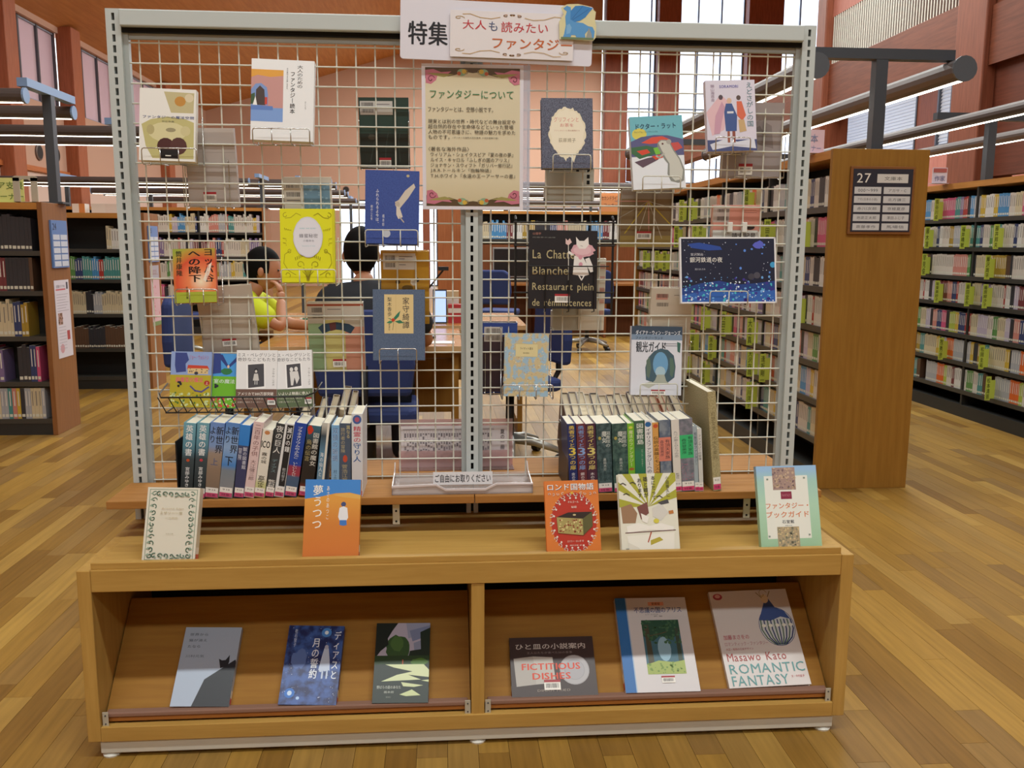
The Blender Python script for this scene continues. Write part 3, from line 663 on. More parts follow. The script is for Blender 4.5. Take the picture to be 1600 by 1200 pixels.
face_book('picture_book', 'landscape picture book with glittering night-sky cover on the right grid', (1064, 474), (1213, 473), (1057, 371), YG, 10, .014, '#e9e9ec', rs, spine='L', group=G)
holder('white wire holder carrying the landscape night-sky picture book', 1109, 1168, 455, 475, YG-.02, mat=m_wire, n=1)
# 12 marbled blue and sand
face_book('book', 'pale blue and sand marbled book with a small cream title label', (787, 619), (856, 620), (787, 520), YG, 6, .018, speckle('#9fbfd4', '#cdbd93', 60, .5, .46, .54), [
    ('dots', 120, .02, .02, .98, .98, .0006, .0016, 11, '#b59a84'), ('dots', 60, .02, .02, .98, .98, .0008, .002, 12, '#dcd6c2'), ('r', .25, .17, .75, .37, '#ded2a0'), ('l', [(.25, .17), (.75, .17), (.75, .37), (.25, .37), (.25, .17)], .0006, '#c0b27c'), ('t', 'ライオット語る', .35, .22, .64, .26, .008, '#3c3a30'), ('t', '梨木香歩', .42, .3, .56, .325, 0, '#55523f')], group=G, spl='#d2607a')
holder('tall chrome wire holder around the marbled blue and sand book', 785, 864, 602, 622, YG-.024, rise=.19, r=.0018)
# 13 fantasyland guide
face_book('book', 'white paperback with dark blue top and a throne of feathers', (985, 617), (1064, 618), (981, 509), YG, 7, .022, '#dadde8', [
    ('r', 0, 0, 1, .14, '#3a4a5c'), ('r', 0, .12, 1, .2, '#7d93ac'), ('t', 'ダイアナ・ウィン・ジョーンズ', .08, .06, .96, .125, .02, '#e9edf4'), ('t', 'ファンタジーランド', .08, .15, .62, .19, .015, '#26343e'), ('t', '観光ガイド', .09, .22, .68, .38, .03, '#27323c'),
    ('p', [(.3, .78), (.28, .6), (.34, .45), (.45, .36), (.58, .32), (.72, .34), (.84, .42), (.88, .58), (.86, .74), (.72, .82), (.45, .82)], '#46606e'), ('p', ell(.58, .55, .15, .18, 18), '#6fa3cc'), ('p', ell(.58, .66, .1, .08, 14), '#a9c6d4'),
    ('p', [(.3, .5), (.36, .44), (.4, .6), (.36, .76), (.31, .72)], '#5f7468'), ('p', [(.76, .45), (.82, .46), (.86, .6), (.82, .74), (.77, .7)], '#587468'), ('p', [(.48, .78), (.52, .7), (.66, .7), (.7, .79), (.78, .84), (.4, .84)], '#aab0a4'), ('p', [(.2, .85), (.4, .8), (.5, .84), (.36, .9)], '#b9bdb2'), ('p', [(.9, .22), (.97, .24), (.96, .38), (.91, .36)], '#3f6a62'), ('l', [(.6, .25), (.9, .25)], .001, '#4a5660'), ('l', [(.6, .28), (.9, .28)], .001, '#4a5660')], spine='L', group=G, stick=(.4, .92, .68, .995, 6))
holder('white wire holder carrying the feather-throne guidebook', 1000, 1058, 600, 620, YG-.026, mat=m_wire, n=1)

# ------------------------------------------------------------------ black wire basket with four books
GB = 'books in the black wire basket'
bk = thing('wire_basket', 'black wire basket hooked on the lower left grid holding four books', 'basket', tuple(at(266, 637, -.06)))
o_ = Vector(bk.location); bw = at(488, 637, -.06).x-o_.x
Lp = lambda x, y, z: (x, y, z)
top = .045; fy = -.075
MB().tube([(-.02, .055, top+.012), (-.012, fy*.6, top), (0, fy, top-.005), (bw*.98, fy, top-.005), (bw+.015, fy*.5, top), (bw+.02, .055, top+.012)], .0022, m_black, 6).build('rim', bk, smooth=True)
MB().tube([(0, .05, -.004), (0, fy*.55, -.006), (bw, fy*.55, -.006), (bw, .05, -.004)], .002, m_black, 6).build('bottom_wire', bk)
for k in range(15):
    x = bw*k/14; MB().tube([(x, .052, top*.9), (x, .05, -.003), (x+.002, fy*.55, -.006), (x-.008, fy, top-.005)], .0014, m_black, 6).build('wire', bk)
YK = -.085
face_book('book', 'paperback with blue-coated figure and yellow field, leftmost book in the wire basket', (264, 636), (328, 637), (275, 549), YK, 14, .016, '#8fa6d6', [
    ('r', 0, .42, 1, 1, '#b7a82c'), ('p', [(.1, .02), (.38, .02), (.44, .15), (.36, .22), (.38, .36), (.14, .38), (.1, .25)], '#39488a'), ('p', [(.4, .32), (.42, .24), (.9, .25), (.95, .32)], '#c8452f'), ('r', .42, .3, .92, .4, '#d9bf8a'), ('dots', 18, .45, .31, .9, .37, .001, .0015, 3, '#5a4a3a'), ('p', ell(.63, .385, .05, .03, 10), '#3a3a44'),
    ('t', '図書室の魔法', .14, .46, .8, .55, .02, '#e56a78'), E1c(.9, .56, .07, .045, '#b03428', 14), ('t', '上', .87, .535, .93, .585, .01, '#f4e8d8'), ('l', [(.5, .62), (.62, .7), (.78, .72), (.95, .63)], .004, '#54508c'), ('dots', 46, .02, .74, .98, .98, .001, .004, 4, '#cfdca0'), ('dots', 20, .02, .74, .98, .98, .001, .003, 5, '#4f7a34'), ('dots', 5, .15, .55, .4, .62, .003, .005, 8, '#2b2c3a'), ('t', 'ジョー・ウォルトン', .45, .06, .92, .14, 0, '#c9749a')], spinecol='#c9cbd0', group=GB)
face_book('book', 'paperback with linked blue arms, second book in the wire basket', (330, 637), (368, 638), (336, 552), YK+.012, 14, .016, '#4a9be0', [
    ('r', 0, .42, 1, 1, '#6fb52c'), ('p', [(.0, 0), (.28, 0), (.34, .36), (.0, .38)], '#2f4288'), ('p', [(.28, .02), (.36, .02), (.62, .22), (.58, .26), (.3, .12)], '#2c3f84'), ('p', [(.98, .04), (1, .12), (.66, .26), (.62, .22)], '#2c3f84'), ('p', ell(.62, .24, .05, .03, 10), '#e6c6ac'), ('p', ell(.56, .33, .22, .06, 16, jag=.15), '#2f7a4a'), ('t', '室の魔法', .05, .47, .92, .55, .02, '#dbe8dc'), ('dots', 36, .02, .82, .98, .98, .001, .004, 4, '#d84a44'), ('dots', 26, .02, .8, .98, .98, .001, .003, 5, '#d8e0b0'), ('dots', 4, .05, .58, .4, .62, .003, .005, 8, '#2b2c3a')], group=GB)
for k, (bl, br, tl, lab, band, seed) in enumerate((((368, 637), (432, 637), (370, 547), 'white book with a girl photograph and brown band, third in the wire basket', '#6e5348', 1), ((433, 637), (489, 635), (434, 548), 'white book with two pale figures and green band, rightmost in the wire basket', '#5c6b4c', 2))):
    pr = [('t', 'ミス・ペレグリンと' if k == 0 else 'ス・ペレグリンと', .03, .05, .95, .115, .0, '#3c3c44'), ('t', '奇妙なこどもたち', .03, .13, .95, .195, .0, '#3c3c44'), ('p', [(.24, .24), (.7, .21), (.72, .66), (.26, .7)], '#f4f4f4'), ('p', [(.28, .255), (.67, .235), (.69, .63), (.3, .66)], '#4a4a50'),
          ('v', 'ランサム・リグズ', .88, .32, .94, .62, .0, '#555'), ('r', 0, .68, 1, 1, band), ('t', 'アメリカで300万部突破' if k == 0 else 'いよいよ映画に参入！', .05, .73, .92, .79, .015, '#efe9e0'), ('t', 'ベストセラーついに日本上陸', .05, .83, .7, .86, 0, '#ddd4c8'), ('t', '幻想と怪奇のファンタジー', .05, .89, .66, .92, 0, '#ddd4c8')]
    if k == 0: pr += [E1c(.485, .35, .045, .035, '#23232a', 12), E1c(.485, .37, .03, .025, '#d5d0cc', 10), ('p', [(.44, .41), (.53, .41), (.56, .53), (.41, .53)], '#cfccc8'), ('r', .45, .53, .475, .6, '#bbb'), ('r', .5, .53, .525, .6, '#bbb')]
    else: pr += [E1c(.42, .34, .05, .04, '#e2e0de', 12), E1c(.55, .33, .05, .04, '#e2e0de', 12), ('p', [(.37, .38), (.6, .37), (.64, .5), (.56, .6), (.5, .48), (.46, .62), (.4, .62)], '#dcdad8')]
    face_book('book', lab, bl, br, tl, YK+.004*k, 14, .022, '#e9e9ea', pr, group=GB, stick=(.78, .84, .97, .95, seed))

# ------------------------------------------------------------------ books leaning on the ledge of the base
GL = 'books leaning on the ledge of the base'
gr = '#5f7f6c'
pr = [('l', [(.05, .03), (.95, .03), (.95, .97), (.05, .97), (.05, .03)], .0012, gr)]
for k in range(11):
    v = .09+.082*k
    for s in (0, 1):
        fx = lambda u, s=s: 1-u if s else u
        pr += [('l', [(fx(a), b) for a, b in spiral(.14, v, .01, .055, k, k+5.2, asp=.66)], .0022, gr), ('p', [(fx(.06), v), (fx(.11), v-.03), (fx(.12), v+.01)], '#94a894')]
for k in range(6):
    u = .22+.11*k
    for v in (.09, .915): pr += [('l', spiral(u, v, .01, .055, k, k+5.2, asp=.66), .0022, gr), ('p', [(u, v+.03), (u+.03, v), (u+.05, v+.03)], '#94a894')]
pr += [('t', 'Around Edge', .3, .275, .72, .3, 0, '#c2b08c'), ('t', 'ミザリー一世', .28, .325, .7, .365, .0, '#b3a378'), ('t', '小谷野敦', .38, .4, .62, .42, 0, '#c0b490'), ('t', '中央公論', .42, .615, .56, .63, 0, '#a8a088')]
face_book('book', 'cream book with green ornamental border on the ledge, far left', (221, 878), (304, 879), (231, 761), -.385, 20, .03, '#dcd8c8', pr, group=GL, spl='#cf5a52')
face_book('book', 'orange paperback with blue sky and a small white-shirted figure on the ledge', (472, 877), (560, 877), (475, 749), -.39, 20, .022, ramp3([(0, '#d0742c'), (.45, '#cf7d2a'), (.75, '#dd9a38'), (1, '#dd9a38')], 'Z', 0, .195), [
    ('p', [(0, 0), (1, 0), (1, .19), (.8, .16), (.55, .17), (.3, .21), (0, .24)], '#3f86d2'), ('p', [(.5, .19), (.75, .165), (1, .19), (1, .24), (.7, .22)], '#e0ae56'), E1c(.7, .305, .045, .03, '#3c4a78', 12), ('p', [(.63, .35), (.7, .33), (.77, .35), (.79, .47), (.76, .51), (.64, .51), (.61, .46)], '#e6e8ec'), ('p', [(.64, .5), (.76, .5), (.77, .56), (.71, .57), (.64, .56)], '#3f78c4'),
    ('v', '夢うつつ', .15, .07, .32, .6, .022, '#f2ece0'), ('v', 'あさのあつこ', .39, .08, .44, .49, .008, '#f0e6d6')], group=GL, spl='#c84a58')
wh = '#ecdfd2'; pr = [('p', ell(.52, .56, .42, .4, 40), '#b8321f'), ('t', 'ロンド国物語', .06, .045, .92, .135, .035, '#2b3a66'), ('t', 'ロンド国物語', .055, .04, .915, .13, .012, '#f6f2ec'), ('t', '1', .48, .155, .53, .185, .01, '#d9b23a')]
for k in range(22):
    a = k*math.pi*2/22; cx, cy = .52+.43*math.cos(a), .57+.385*math.sin(a); pr += [('l', spiral(cx, cy, .008, .045, a, a+5, asp=.72), .0018, wh), ('p', ell(cx-.05*math.cos(a), cy-.05*math.sin(a), .018, .014, 8), wh)]
for k in (0, 1):
    for u in (.08, .16, .25, .33): pr.append(('l', spiral(u if k == 0 else 1-u, .18, .006, .03, u*20, u*20+5, asp=.72), .0014, wh))
pr += [('t', 'オルゴール', .42, .275, .62, .305, .01, wh), ('t', '秘密', .48, .345, .58, .375, .01, wh), ('p', [(.2, .49), (.42, .43), (.86, .43), (.68, .52)], '#2e2018'), ('p', [(.2, .49), (.68, .52), (.68, .74), (.22, .7)], '#a89a5c'), ('p', [(.68, .52), (.86, .43), (.86, .62), (.68, .74)], '#5c5a30'), ('dots', 40, .24, .53, .66, .7, .001, .003, 3, '#8a3a24'), ('dots', 26, .24, .53, .66, .7, .001, .003, 5, '#d9c88a'), E1c(.53, .465, .03, .012, '#c9b98a', 10), ('t', 'エミリー・ロッダ 作', .38, .8, .68, .83, .008, wh), ('t', '神戸万知 訳', .42, .86, .64, .88, .0, wh)]
face_book('book', 'orange book with a music box in a red oval on the ledge', (855, 869), (940, 866), (848, 752), -.385, 20, .016, '#d97a2e', pr, group=GL, spl='#d85a6a')
rays = [('r', 0, 0, 1, 1, '#e3e2d2')]
for k in range(13):
    a0, a1 = math.pi*(k/13)+math.pi, math.pi*((k+.5)/13)+math.pi
    P = lambda a: (min(1, max(0, .5+1.2*math.cos(a))), min(1, max(0, .42+.9*math.sin(a))))
    rays.append(('p', [(.5, .42), P(a0), P(a1)], '#a9a834'))
rays += [('p', [(.02, .42), (.2, .38), (.3, .5), (.26, .62), (.04, .62)], '#9c7a5c'), ('p', [(.3, .42), (.48, .36), (.5, .5), (.36, .58)], '#7a4a44'), ('p', [(.56, .44), (.72, .38), (.84, .5), (.7, .6), (.56, .54)], '#d6d4cc'), ('p', [(.66, .37), (.84, .33), (.86, .38), (.72, .4)], '#4a4a4e'), ('p', [(.1, .66), (.3, .62), (.5, .66), (.7, .63), (.92, .68), (.9, .73), (.5, .71), (.12, .74)], '#f0eee6'), ('l', [(.08, .74), (.94, .72)], .002, '#6b4a4e'), ('p', [(.1, .78), (.92, .75), (.9, .96), (.14, .98)], '#ecebe0'), ('p', [(.5, .84), (.66, .8), (.72, .84), (.5, .9)], '#b5a83c'), ('l', [(.46, .86), (.52, .74)], .003, '#b0523c'), ('p', [(.12, .86), (.3, .93), (.34, .99), (.1, .98)], '#dedccf'), ('r', .36, .955, .96, .985, '#8c4a4c'), ('p', [(.36, .5), (.5, .55), (.46, .63), (.38, .6)], '#efece4'), ('p', ell(.62, .6, .05, .03, 10), '#d5cc4c'), ('p', [(.84, .48), (.92, .47), (.93, .51), (.85, .52)], '#c07a3c'),
         ('v', '本にだって', .57, .03, .64, .33, .006, '#2e2c28'), ('v', '雄と雌が', .43, .04, .51, .3, .012, '#2e2c28'), ('v', 'あります', .33, .06, .4, .3, .006, '#2e2c28'), ('v', '小田雅久仁', .82, .04, .88, .3, .0, '#3a3832'), ('t', '新潮社', .07, .93, .13, .95, 0, '#444')]
for x, y in ((.08, .13), (.25, .12), (.13, .26), (.7, .3)): rays.append(('l', [(x-.05, y), (x, y-.015), (x+.05, y+.01)], .002, '#3c3a34'))
face_book('book', 'cream paperback with olive sun rays over piled books on the ledge', (972, 866), (1063, 863), (966, 741), -.385, 20, .022, '#e3e2d2', rays, group=GL, spl='#d85a6a')
face_book('book', 'pale green and blue guidebook with white panel and orange title, right end of the ledge', (1190, 860), (1285, 857), (1175, 729), -.38, 18, .016, ramp3([(0, '#a2cba6'), (.55, '#b2dac0'), (.85, '#a8d2c8'), (1, '#9cc4ea')], 'Z', 0, .2), [
    ('r', .12, .12, .84, .87, '#ecefe6'), ('r', .26, .02, .64, .29, '#a88f86'), ('dots', 60, .27, .03, .63, .28, .001, .004, 3, '#c9b096'), ('dots', 30, .27, .03, .63, .28, .001, .003, 4, '#7f6a6e'), ('r', .38, .31, .56, .4, '#8c2f4a'), ('t', 'FANTASY', .4, .34, .54, .37, 0, '#c98a96'), ('t', 'ファンタジー・', .12, .445, .82, .515, .03, '#f2d2b8'), ('t', 'ファンタジー・', .12, .445, .82, .515, .004, '#d4703c'), ('t', 'ブックガイド', .12, .545, .82, .62, .03, '#f2d2b8'), ('t', 'ブックガイド', .12, .545, .82, .62, .004, '#d4703c'), ('t', '石堂藍', .37, .65, .57, .69, .01, '#4c5660'), ('t', '国書刊行会', .42, .71, .53, .72, 0, '#666'),
    ('r', .28, .73, .64, 1, '#b3a283'), ('dots', 60, .29, .74, .63, .99, .001, .004, 6, '#8c8a74'), ('dots', 40, .29, .74, .63, .99, .001, .003, 7, '#d6c394'), ('r', .16, .15, .19, .17, '#8a9a90'), ('r', .77, .14, .8, .16, '#8a9a90'), ('r', .13, .83, .16, .85, '#8a9a90'), ('r', .79, .82, .82, .84, '#8a9a90')], group=GL, spine='L')

# ------------------------------------------------------------------ books on the sloping boards
GS = 'books on the sloping boards of the base'
LE = math.degrees(math.atan2(.23, .22)); nb = Vector((0, -math.cos(math.radians(LE)), math.sin(math.radians(LE))))
def sloped(T): return Vector((0, -.388, .098)) + nb*(T+.0008)
face_book('book', 'pale blue book with a black cat on a dark slope, far left of the base', (265, 1104), (357, 1104), (286, 980), 0, LE, .018, '#a9b7cc', [
    ('p', [(.36, 1), (.5, .67), (.98, .42), (1, .45), (1, 1)], '#23262f'), ('p', [(.74, .53), (.69, .41), (.75, .43), (.81, .425), (.87, .36), (.88, .45), (.86, .5)], '#20222a'), ('t', '世界から', .1, .08, .42, .115, .01, '#4e5666'), ('t', '猫が消え', .1, .155, .42, .19, .01, '#4e5666'), ('t', 'たなら', .1, .235, .32, .27, .01, '#4e5666'), ('t', '川村元気', .1, .36, .42, .395, .0, '#5a6272')], origin=sloped(.018), group=GS, spl='#cf4a5c')
face_book('book', 'blue starry book with a white cloaked figure and white title on the base', (434, 1101), (525, 1102), (447, 977), 0, LE, .022, speckle('#16235c', '#3c5ea8', 40, .36), [
    E1c(.69, .09, .09, .06, '#4a8ad8'), E1c(.69, .09, .035, .025, '#e4f2ff'), E1c(.17, .86, .09, .06, '#3f7ad0'), E1c(.17, .86, .04, .03, '#cfe6ff'), E1c(.32, .92, .03, .02, '#b8d8ff', 10), ('dots', 60, .02, .02, .98, .98, .0004, .001, 3, '#dfe9ff'), ('p', ell(.26, .44, .14, .12, 18, jag=.25, seed=3), '#5d76b4'), ('p', [(.68, .3), (.72, .26), (.76, .3), (.8, .45), (.82, .58), (.78, .57), (.74, .59), (.7, .58), (.66, .6), (.62, .57), (.65, .42)], '#c4d2ea'), E1c(.72, .28, .035, .03, '#b4b8d0', 10), ('r', .68, .58, .71, .68, '#c4d2ea'), ('r', .76, .57, .79, .68, '#c4d2ea'),
    ('v', 'ディアスと', .84, .07, .96, .68, .018, '#e9f0fb'), ('v', '月の誓約', .46, .17, .6, .68, .02, '#e9f0fb'), ('v', '乾石智子', .12, .05, .17, .28, .006, '#c6d4ee')], origin=sloped(.022), group=GS, spl='#cf4a5c')
face_book('book', 'book with a sunlit park lawn under dark trees on the base', (581, 1099), (669, 1098), (583, 974), 0, LE, .024, '#1c2a24', [
    ('r', 0, 0, 1, .42, '#b9b3c8'), ('p', [(.55, .0), (1, .0), (1, .14), (.6, .2)], '#9aa0bc'), ('p', [(.62, .1), (1, .03), (1, .16), (.68, .24)], '#7d88ac'), ('p', [(.7, .26), (.95, .2), (.95, .32), (.72, .36)], '#8f97b4'), ('p', ell(.42, .33, .22, .17, 24, jag=.1, seed=3), '#35562c'), ('p', ell(.4, .27, .12, .1, 16, jag=.12, seed=4), '#4a6e36'), ('p', [(0, 0), (.4, 0), (.3, .1), (.22, .2), (.24, .28), (.1, .36), (0, .46)], '#161f18'), ('p', [(.82, .12), (1, .06), (1, .5), (.6, .48), (.64, .36), (.84, .34)], '#1b2a1e'), ('r', 0, .42, 1, .53, '#2a4426'), ('p', ell(.82, .5, .15, .045, 18, jag=.15), '#4f7a2f'), ('p', [(.2, .53), (.9, .53), (1, .6), (1, .69), (.62, .66), (.86, .72), (.5, .73), (.14, .74), (.42, .66), (.7, .62), (.36, .57)], '#dbe6b8'), ('p', [(.5, .75), (.9, .79), (.74, .81), (.54, .8)], '#d5e0b0'), ('p', [(.48, .9), (.7, .84), (.86, .91), (.6, .92)], '#cfdca8'), ('p', [(.86, .73), (1, .72), (1, .75)], '#d5e0b0'), ('r', .505, .47, .525, .53, '#b85c3a'),
    ('t', '野ばらの庭のあなた', .07, .79, .5, .83, .008, '#c9d0c6'), ('t', '橋本紡', .2, .855, .38, .885, .004, '#b9c0b6'), ('t', '講談社', .24, .92, .33, .94, 0, '#8f968c')], origin=sloped(.024), group=GS, spl='#cf4a5c')
face_book('book', 'wide brown book with open-book and plate photo and orange English title on the base', (800, 1090), (935, 1086), (796, 997), 0, LE, .016, '#3a2826', [
    ('t', 'ひと皿の小説案内', .07, .11, .9, .21, .008, '#d6cfc8'), ('t', '主人公たちが食べた50の食事', .2, .25, .74, .29, 0, '#8a7c78'), ('p', [(.04, .36), (.27, .33), (.29, .8), (.06, .83)], '#b5b0aa'), ('p', [(.27, .33), (.5, .35), (.52, .78), (.29, .8)], '#c0bcb6'), E1c(.75, .57, .175, .25, '#a9a7aa', 30), E1c(.75, .57, .165, .235, '#b9b8bc', 30), E1c(.75, .57, .12, .17, '#a5a4aa', 30), E1c(.75, .57, .112, .16, '#b3b2b8', 30),
    ('t', 'FICTITIOUS', .13, .45, .82, .56, .03, '#d9482c'), ('t', 'DISHES', .25, .61, .7, .72, .03, '#d9482c'), ('t', 'DINAH FRIED', .3, .885, .68, .92, .0, '#a89c90')], origin=sloped(.016), spine='L', group=GS, stick=(.38, .73, .57, .9, 9), spl='#cf5a52')
face_book('book', 'large white book with blue spine band and a woodland painting on the base', (978, 1083), (1095, 1080), (961, 935), 0, LE, .02, '#d6d2d4', [
    ('r', 0, 0, .145, 1, '#2f6fb4'), ('r', .145, 0, .16, 1, '#a9c0d8'), ('r', .46, .05, .68, .09, '#e3a184'), ('t', '愛蔵版', .51, .055, .63, .085, .01, '#5a3a2a'), ('t', '不思議の国のアリス', .25, .105, .92, .17, .014, '#2f4c8a'), ('t', 'ルイス・キャロル作', .4, .18, .58, .195, 0, '#555'), ('t', '訳 絵', .52, .2, .64, .215, 0, '#555'),
    ('r', .33, .25, .85, .82, '#3f6a7c'), ('p', [(.33, .25), (.85, .25), (.85, .4), (.7, .46), (.56, .42), (.46, .48), (.33, .42)], '#28503c'), ('p', [(.36, .3), (.42, .3), (.44, .72), (.36, .74)], '#4a4634'), ('p', [(.78, .34), (.83, .34), (.83, .74), (.77, .72)], '#3a4a3c'), ('p', ell(.6, .56, .09, .13, 16), '#8fb4c8'), ('p', [(.33, .72), (.5, .68), (.7, .7), (.85, .68), (.85, .82), (.33, .82)], '#a3b560'), ('dots', 60, .34, .26, .84, .5, .002, .005, 5, '#41694a'), ('dots', 34, .34, .7, .84, .81, .001, .004, 6, '#7c9a4c'), ('l', [(.42, .42), (.56, .4), (.66, .38)], .002, '#5a4c38')], origin=sloped(.02), spine='L', group=GS, stick=(.5, .84, .68, .91, 3), spl='#c4443c')
face_book('book', 'large white art book with a blue striped vase drawing, right end of the base', (1140, 1076), (1268, 1069), (1110, 925), 0, LE, .014, '#d9d2d0', [
    ('p', ell(.1, .06, .06, .035, 14), '#b0465a'), ('p', ell(.1, .055, .035, .02, 12), '#e0b0b4'), ('p', ell(.765, .4, .225, .205, 28), '#3a4778'), ('p', ell(.765, .4, .218, .199, 28), '#cdd3d6'), ('p', [(.56, .33), (.6, .26), (.68, .13), (.74, .1), (.8, .2), (.9, .24), (.96, .33), (.84, .3), (.7, .34)], '#3e5590'), ('p', ell(.69, .1, .05, .05, 12), '#e4d2b4'), ('l', [(.66, .09), (.6, .03)], .002, '#8a7a54'), ('l', [(.74, .08), (.78, .02)], .002, '#8a7a54'), ('l', spiral(.68, .05, .01, .06, 0, 6), .0016, '#a89060')]+
    [('l', [(.765+(k-4.5)*.042, .33), (.765+(k-4.5)*.044, .43), (.765+(k-4.5)*.034, .52), (.765+(k-4.5)*.014, .59)], .0032, '#2f3a70' if k % 2 else '#54705c') for k in range(10)]+[E1c(.6+.085*k, .39, .026, .018, '#ecebe0', 10) for k in range(5)]+
    [('t', '加藤まさをの', .06, .47, .38, .52, .008, '#c46a74'), ('t', 'ロマンティック・ファンタジー', .06, .545, .6, .585, 0, '#b9808a'), ('t', '大正・昭和の乙女デザイン', .06, .605, .4, .63, 0, '#b04a58'), ('t', 'Masawo Kato', .05, .66, .78, .74, .0, '#a8433f'), ('t', 'ROMANTIC', .05, .77, .97, .865, -.004, '#5c9a9c'), ('t', 'FANTASY', .05, .885, .74, .985, -.004, '#5c9a9c'), ('t', '文・中村圭子', .78, .9, .94, .925, 0, '#c04a54')], origin=sloped(.014), spine='L', group=GS)

# ================================================================== BOOKS STANDING SPINE OUT ON THE SHELF
ZS = .5765
def spine_book(label, xb, xt, yt, wpx, cover, prims, D=.128, Ys=-.196, spl='#c8527c', group=None, page=None, yb=780, name='book'):
    P = at(xb, yb, Ys); P = Vector((P.x, Ys, ZS)); Tp = at(xt, yt, Ys)
    v = (Tp-P); H = v.length; v.normalize(); u = Vector((v.z, 0, -v.x))
    s = (at(xb+1, yb, Ys)-at(xb, yb, Ys)).length; W = wpx*s
    p0 = P-u*W if v.x >= 0 else P-u*W+Vector((0, 0, max(0, u.z*-W)))*0
    if v.x < 0: p0 = p0+Vector((0, 0, max(0, ZS-p0.z)))
    M, _ = basis(p0, u, Vector((0, -1, 0)))
    r = thing(name, label, 'book', group=group, mat=M); cm = cover if not isinstance(cover, str) else plain(cover, .34, 0, .5)
    b = .0018
    mb = MB().box(0, W, 0, b, 0, H, cm).box(0, b, b, D, 0, H, cm).box(W-b, W, b, D, 0, H, cm); mb.build('cover', r, bevel=.0008)
    MB().box(b, W-b, b, D-.004, .002, H-.003, page or m_page).build('page_block', r)
    if prims: make_print([('r', .01, .002, .99, .998, cm)]+list(prims), W, H).build('spine_print', r)
    if spl:
        q = [('r', .06, .86, .94, .985, '#efedea'), ('r', .06, .93, .94, .985, spl), ('t', '特集', .2, .945, .8, .975, 0, '#5a1c34'), ('t', '913', .25, .88, .75, .9, 0, '#555')]
        make_print(q, W, H, lift=.0012).build('spine_label', r)
    return r
GF = 'books standing on the front shelf, left half'
W_ = '#eceff2'
# bookend
be = thing('bookend', 'black metal bookend at the left end of the shelf books', 'bookend', (at(280, 780, -.19).x, -.19, ZS))
MB().box(-.003, 0, 0, .12, 0, .15, m_black).build('plate', be); MB().box(-.003, .09, 0, .1, 0, .0012, m_black).build('foot_plate', be)
spine_book('teal and charcoal hardcover spine, first book after the black bookend', 300, 306.5, 661.5, 19, ramp3([(0, '#22292e'), (.55, '#39474e'), (.75, '#5c8fa4'), (1, '#6fa8bc')], 'Z', 0, .19), [('v', '英雄の書', .2, .03, .8, .43, .02, W_), ('p', ell(.5, .49, .14, .02, 8), '#c4532f'), ('v', '宮部みゆき', .33, .58, .67, .84, .012, W_)], group=GF)
spine_book('teal and charcoal hardcover spine, second of the matching pair', 320.5, 327.5, 661.5, 19, ramp3([(0, '#22292e'), (.55, '#39474e'), (.75, '#5c8fa4'), (1, '#6fa8bc')], 'Z', 0, .19), [('v', '英雄の書', .2, .03, .8, .43, .02, W_), ('p', ell(.5, .49, .14, .02, 8), '#c23b4a'), ('v', '宮部みゆき', .33, .58, .67, .84, .012, W_)], group=GF)
spine_book('blue and brown landscape spine with large black title, third on the shelf', 341, 351.5, 661.5, 22, ramp3([(0, '#7f6f62'), (.4, '#8f7a68'), (.62, '#9c8c80'), (.72, '#7f9ccc'), (1, '#6f93d2')], 'Z', 0, .19), [('v', '新世界', .45, .05, .98, .4, .02, '#20242e'), ('v', 'より', .05, .06, .4, .27, .012, '#20242e'), ('v', '上', .25, .47, .75, .56, .0, '#4a5a8c')], group=GF)
spine_book('sky-blue and grey spine with large black title, fourth on the shelf', 363, 375.5, 662, 22, ramp3([(0, '#8f8f92'), (.38, '#7d8894'), (.45, '#4a86cc'), (.7, '#8fb0dc'), (1, '#5c8cd0')], 'Z', 0, .19), [('v', '新世界', .45, .05, .98, .4, .02, '#20242e'), ('v', 'より', .05, .06, .4, .27, .012, '#20242e'), ('v', '下', .2, .45, .75, .57, .02, '#1c222c')], group=GF)
spine_book('dark blue spine with bright blue top, fifth on the shelf', 381, 391.5, 665, 16, ramp3([(0, '#3f4468'), (.5, '#3a3f68'), (.74, '#454d70'), (.75, '#2f82d8'), (1, '#3a8ade')], 'Z', 0, .185), [('v', '獣の図書館', .5, .3, .9, .6, .01, '#d5d8e6'), ('v', '冒険', .08, .32, .42, .48, .008, '#c5c9da')], group=GF)
spine_book('pale pink spine with brown vertical title on the shelf', 396.5, 412.5, 660.5, 16, '#e0c8ca', [('v', '二百年の子供', .18, .04, .8, .45, .0, '#7a4a4c'), ('v', '大江健三郎', .22, .5, .74, .77, .0, '#6a4a4a')], group=GF)
spine_book('cream and lime spine with bold black letters on the shelf', 413, 427, 672, 17, ramp3([(0, '#c3c58a'), (.22, '#cfd19a'), (.3, '#e6e4da'), (1, '#e9e7de')], 'Z', 0, .17), [('p', ell(.5, .05, .25, .03, 10), '#c88a5a'), ('t', 'ICO', .1, .17, .9, .27, .03, '#1c1c1c'), ('v', '霧の城', .25, .34, .75, .5, .01, '#3c3c3c'), ('v', '宮部みゆき', .2, .68, .8, .85, .02, '#2c2c2c')], group=GF)
spine_book('dark grey spine with pale title leaning on the shelf', 427.5, 446, 663, 14, '#3c4146', [('v', '夜の巨人', .1, .03, .9, .4, .01, '#e4e6e4'), ('v', 'ディアス', .2, .48, .8, .66, .0, '#7fa0a8'), ('v', '乾石智子', .1, .76, .9, .9, .02, '#e9e9e6')], group=GF)
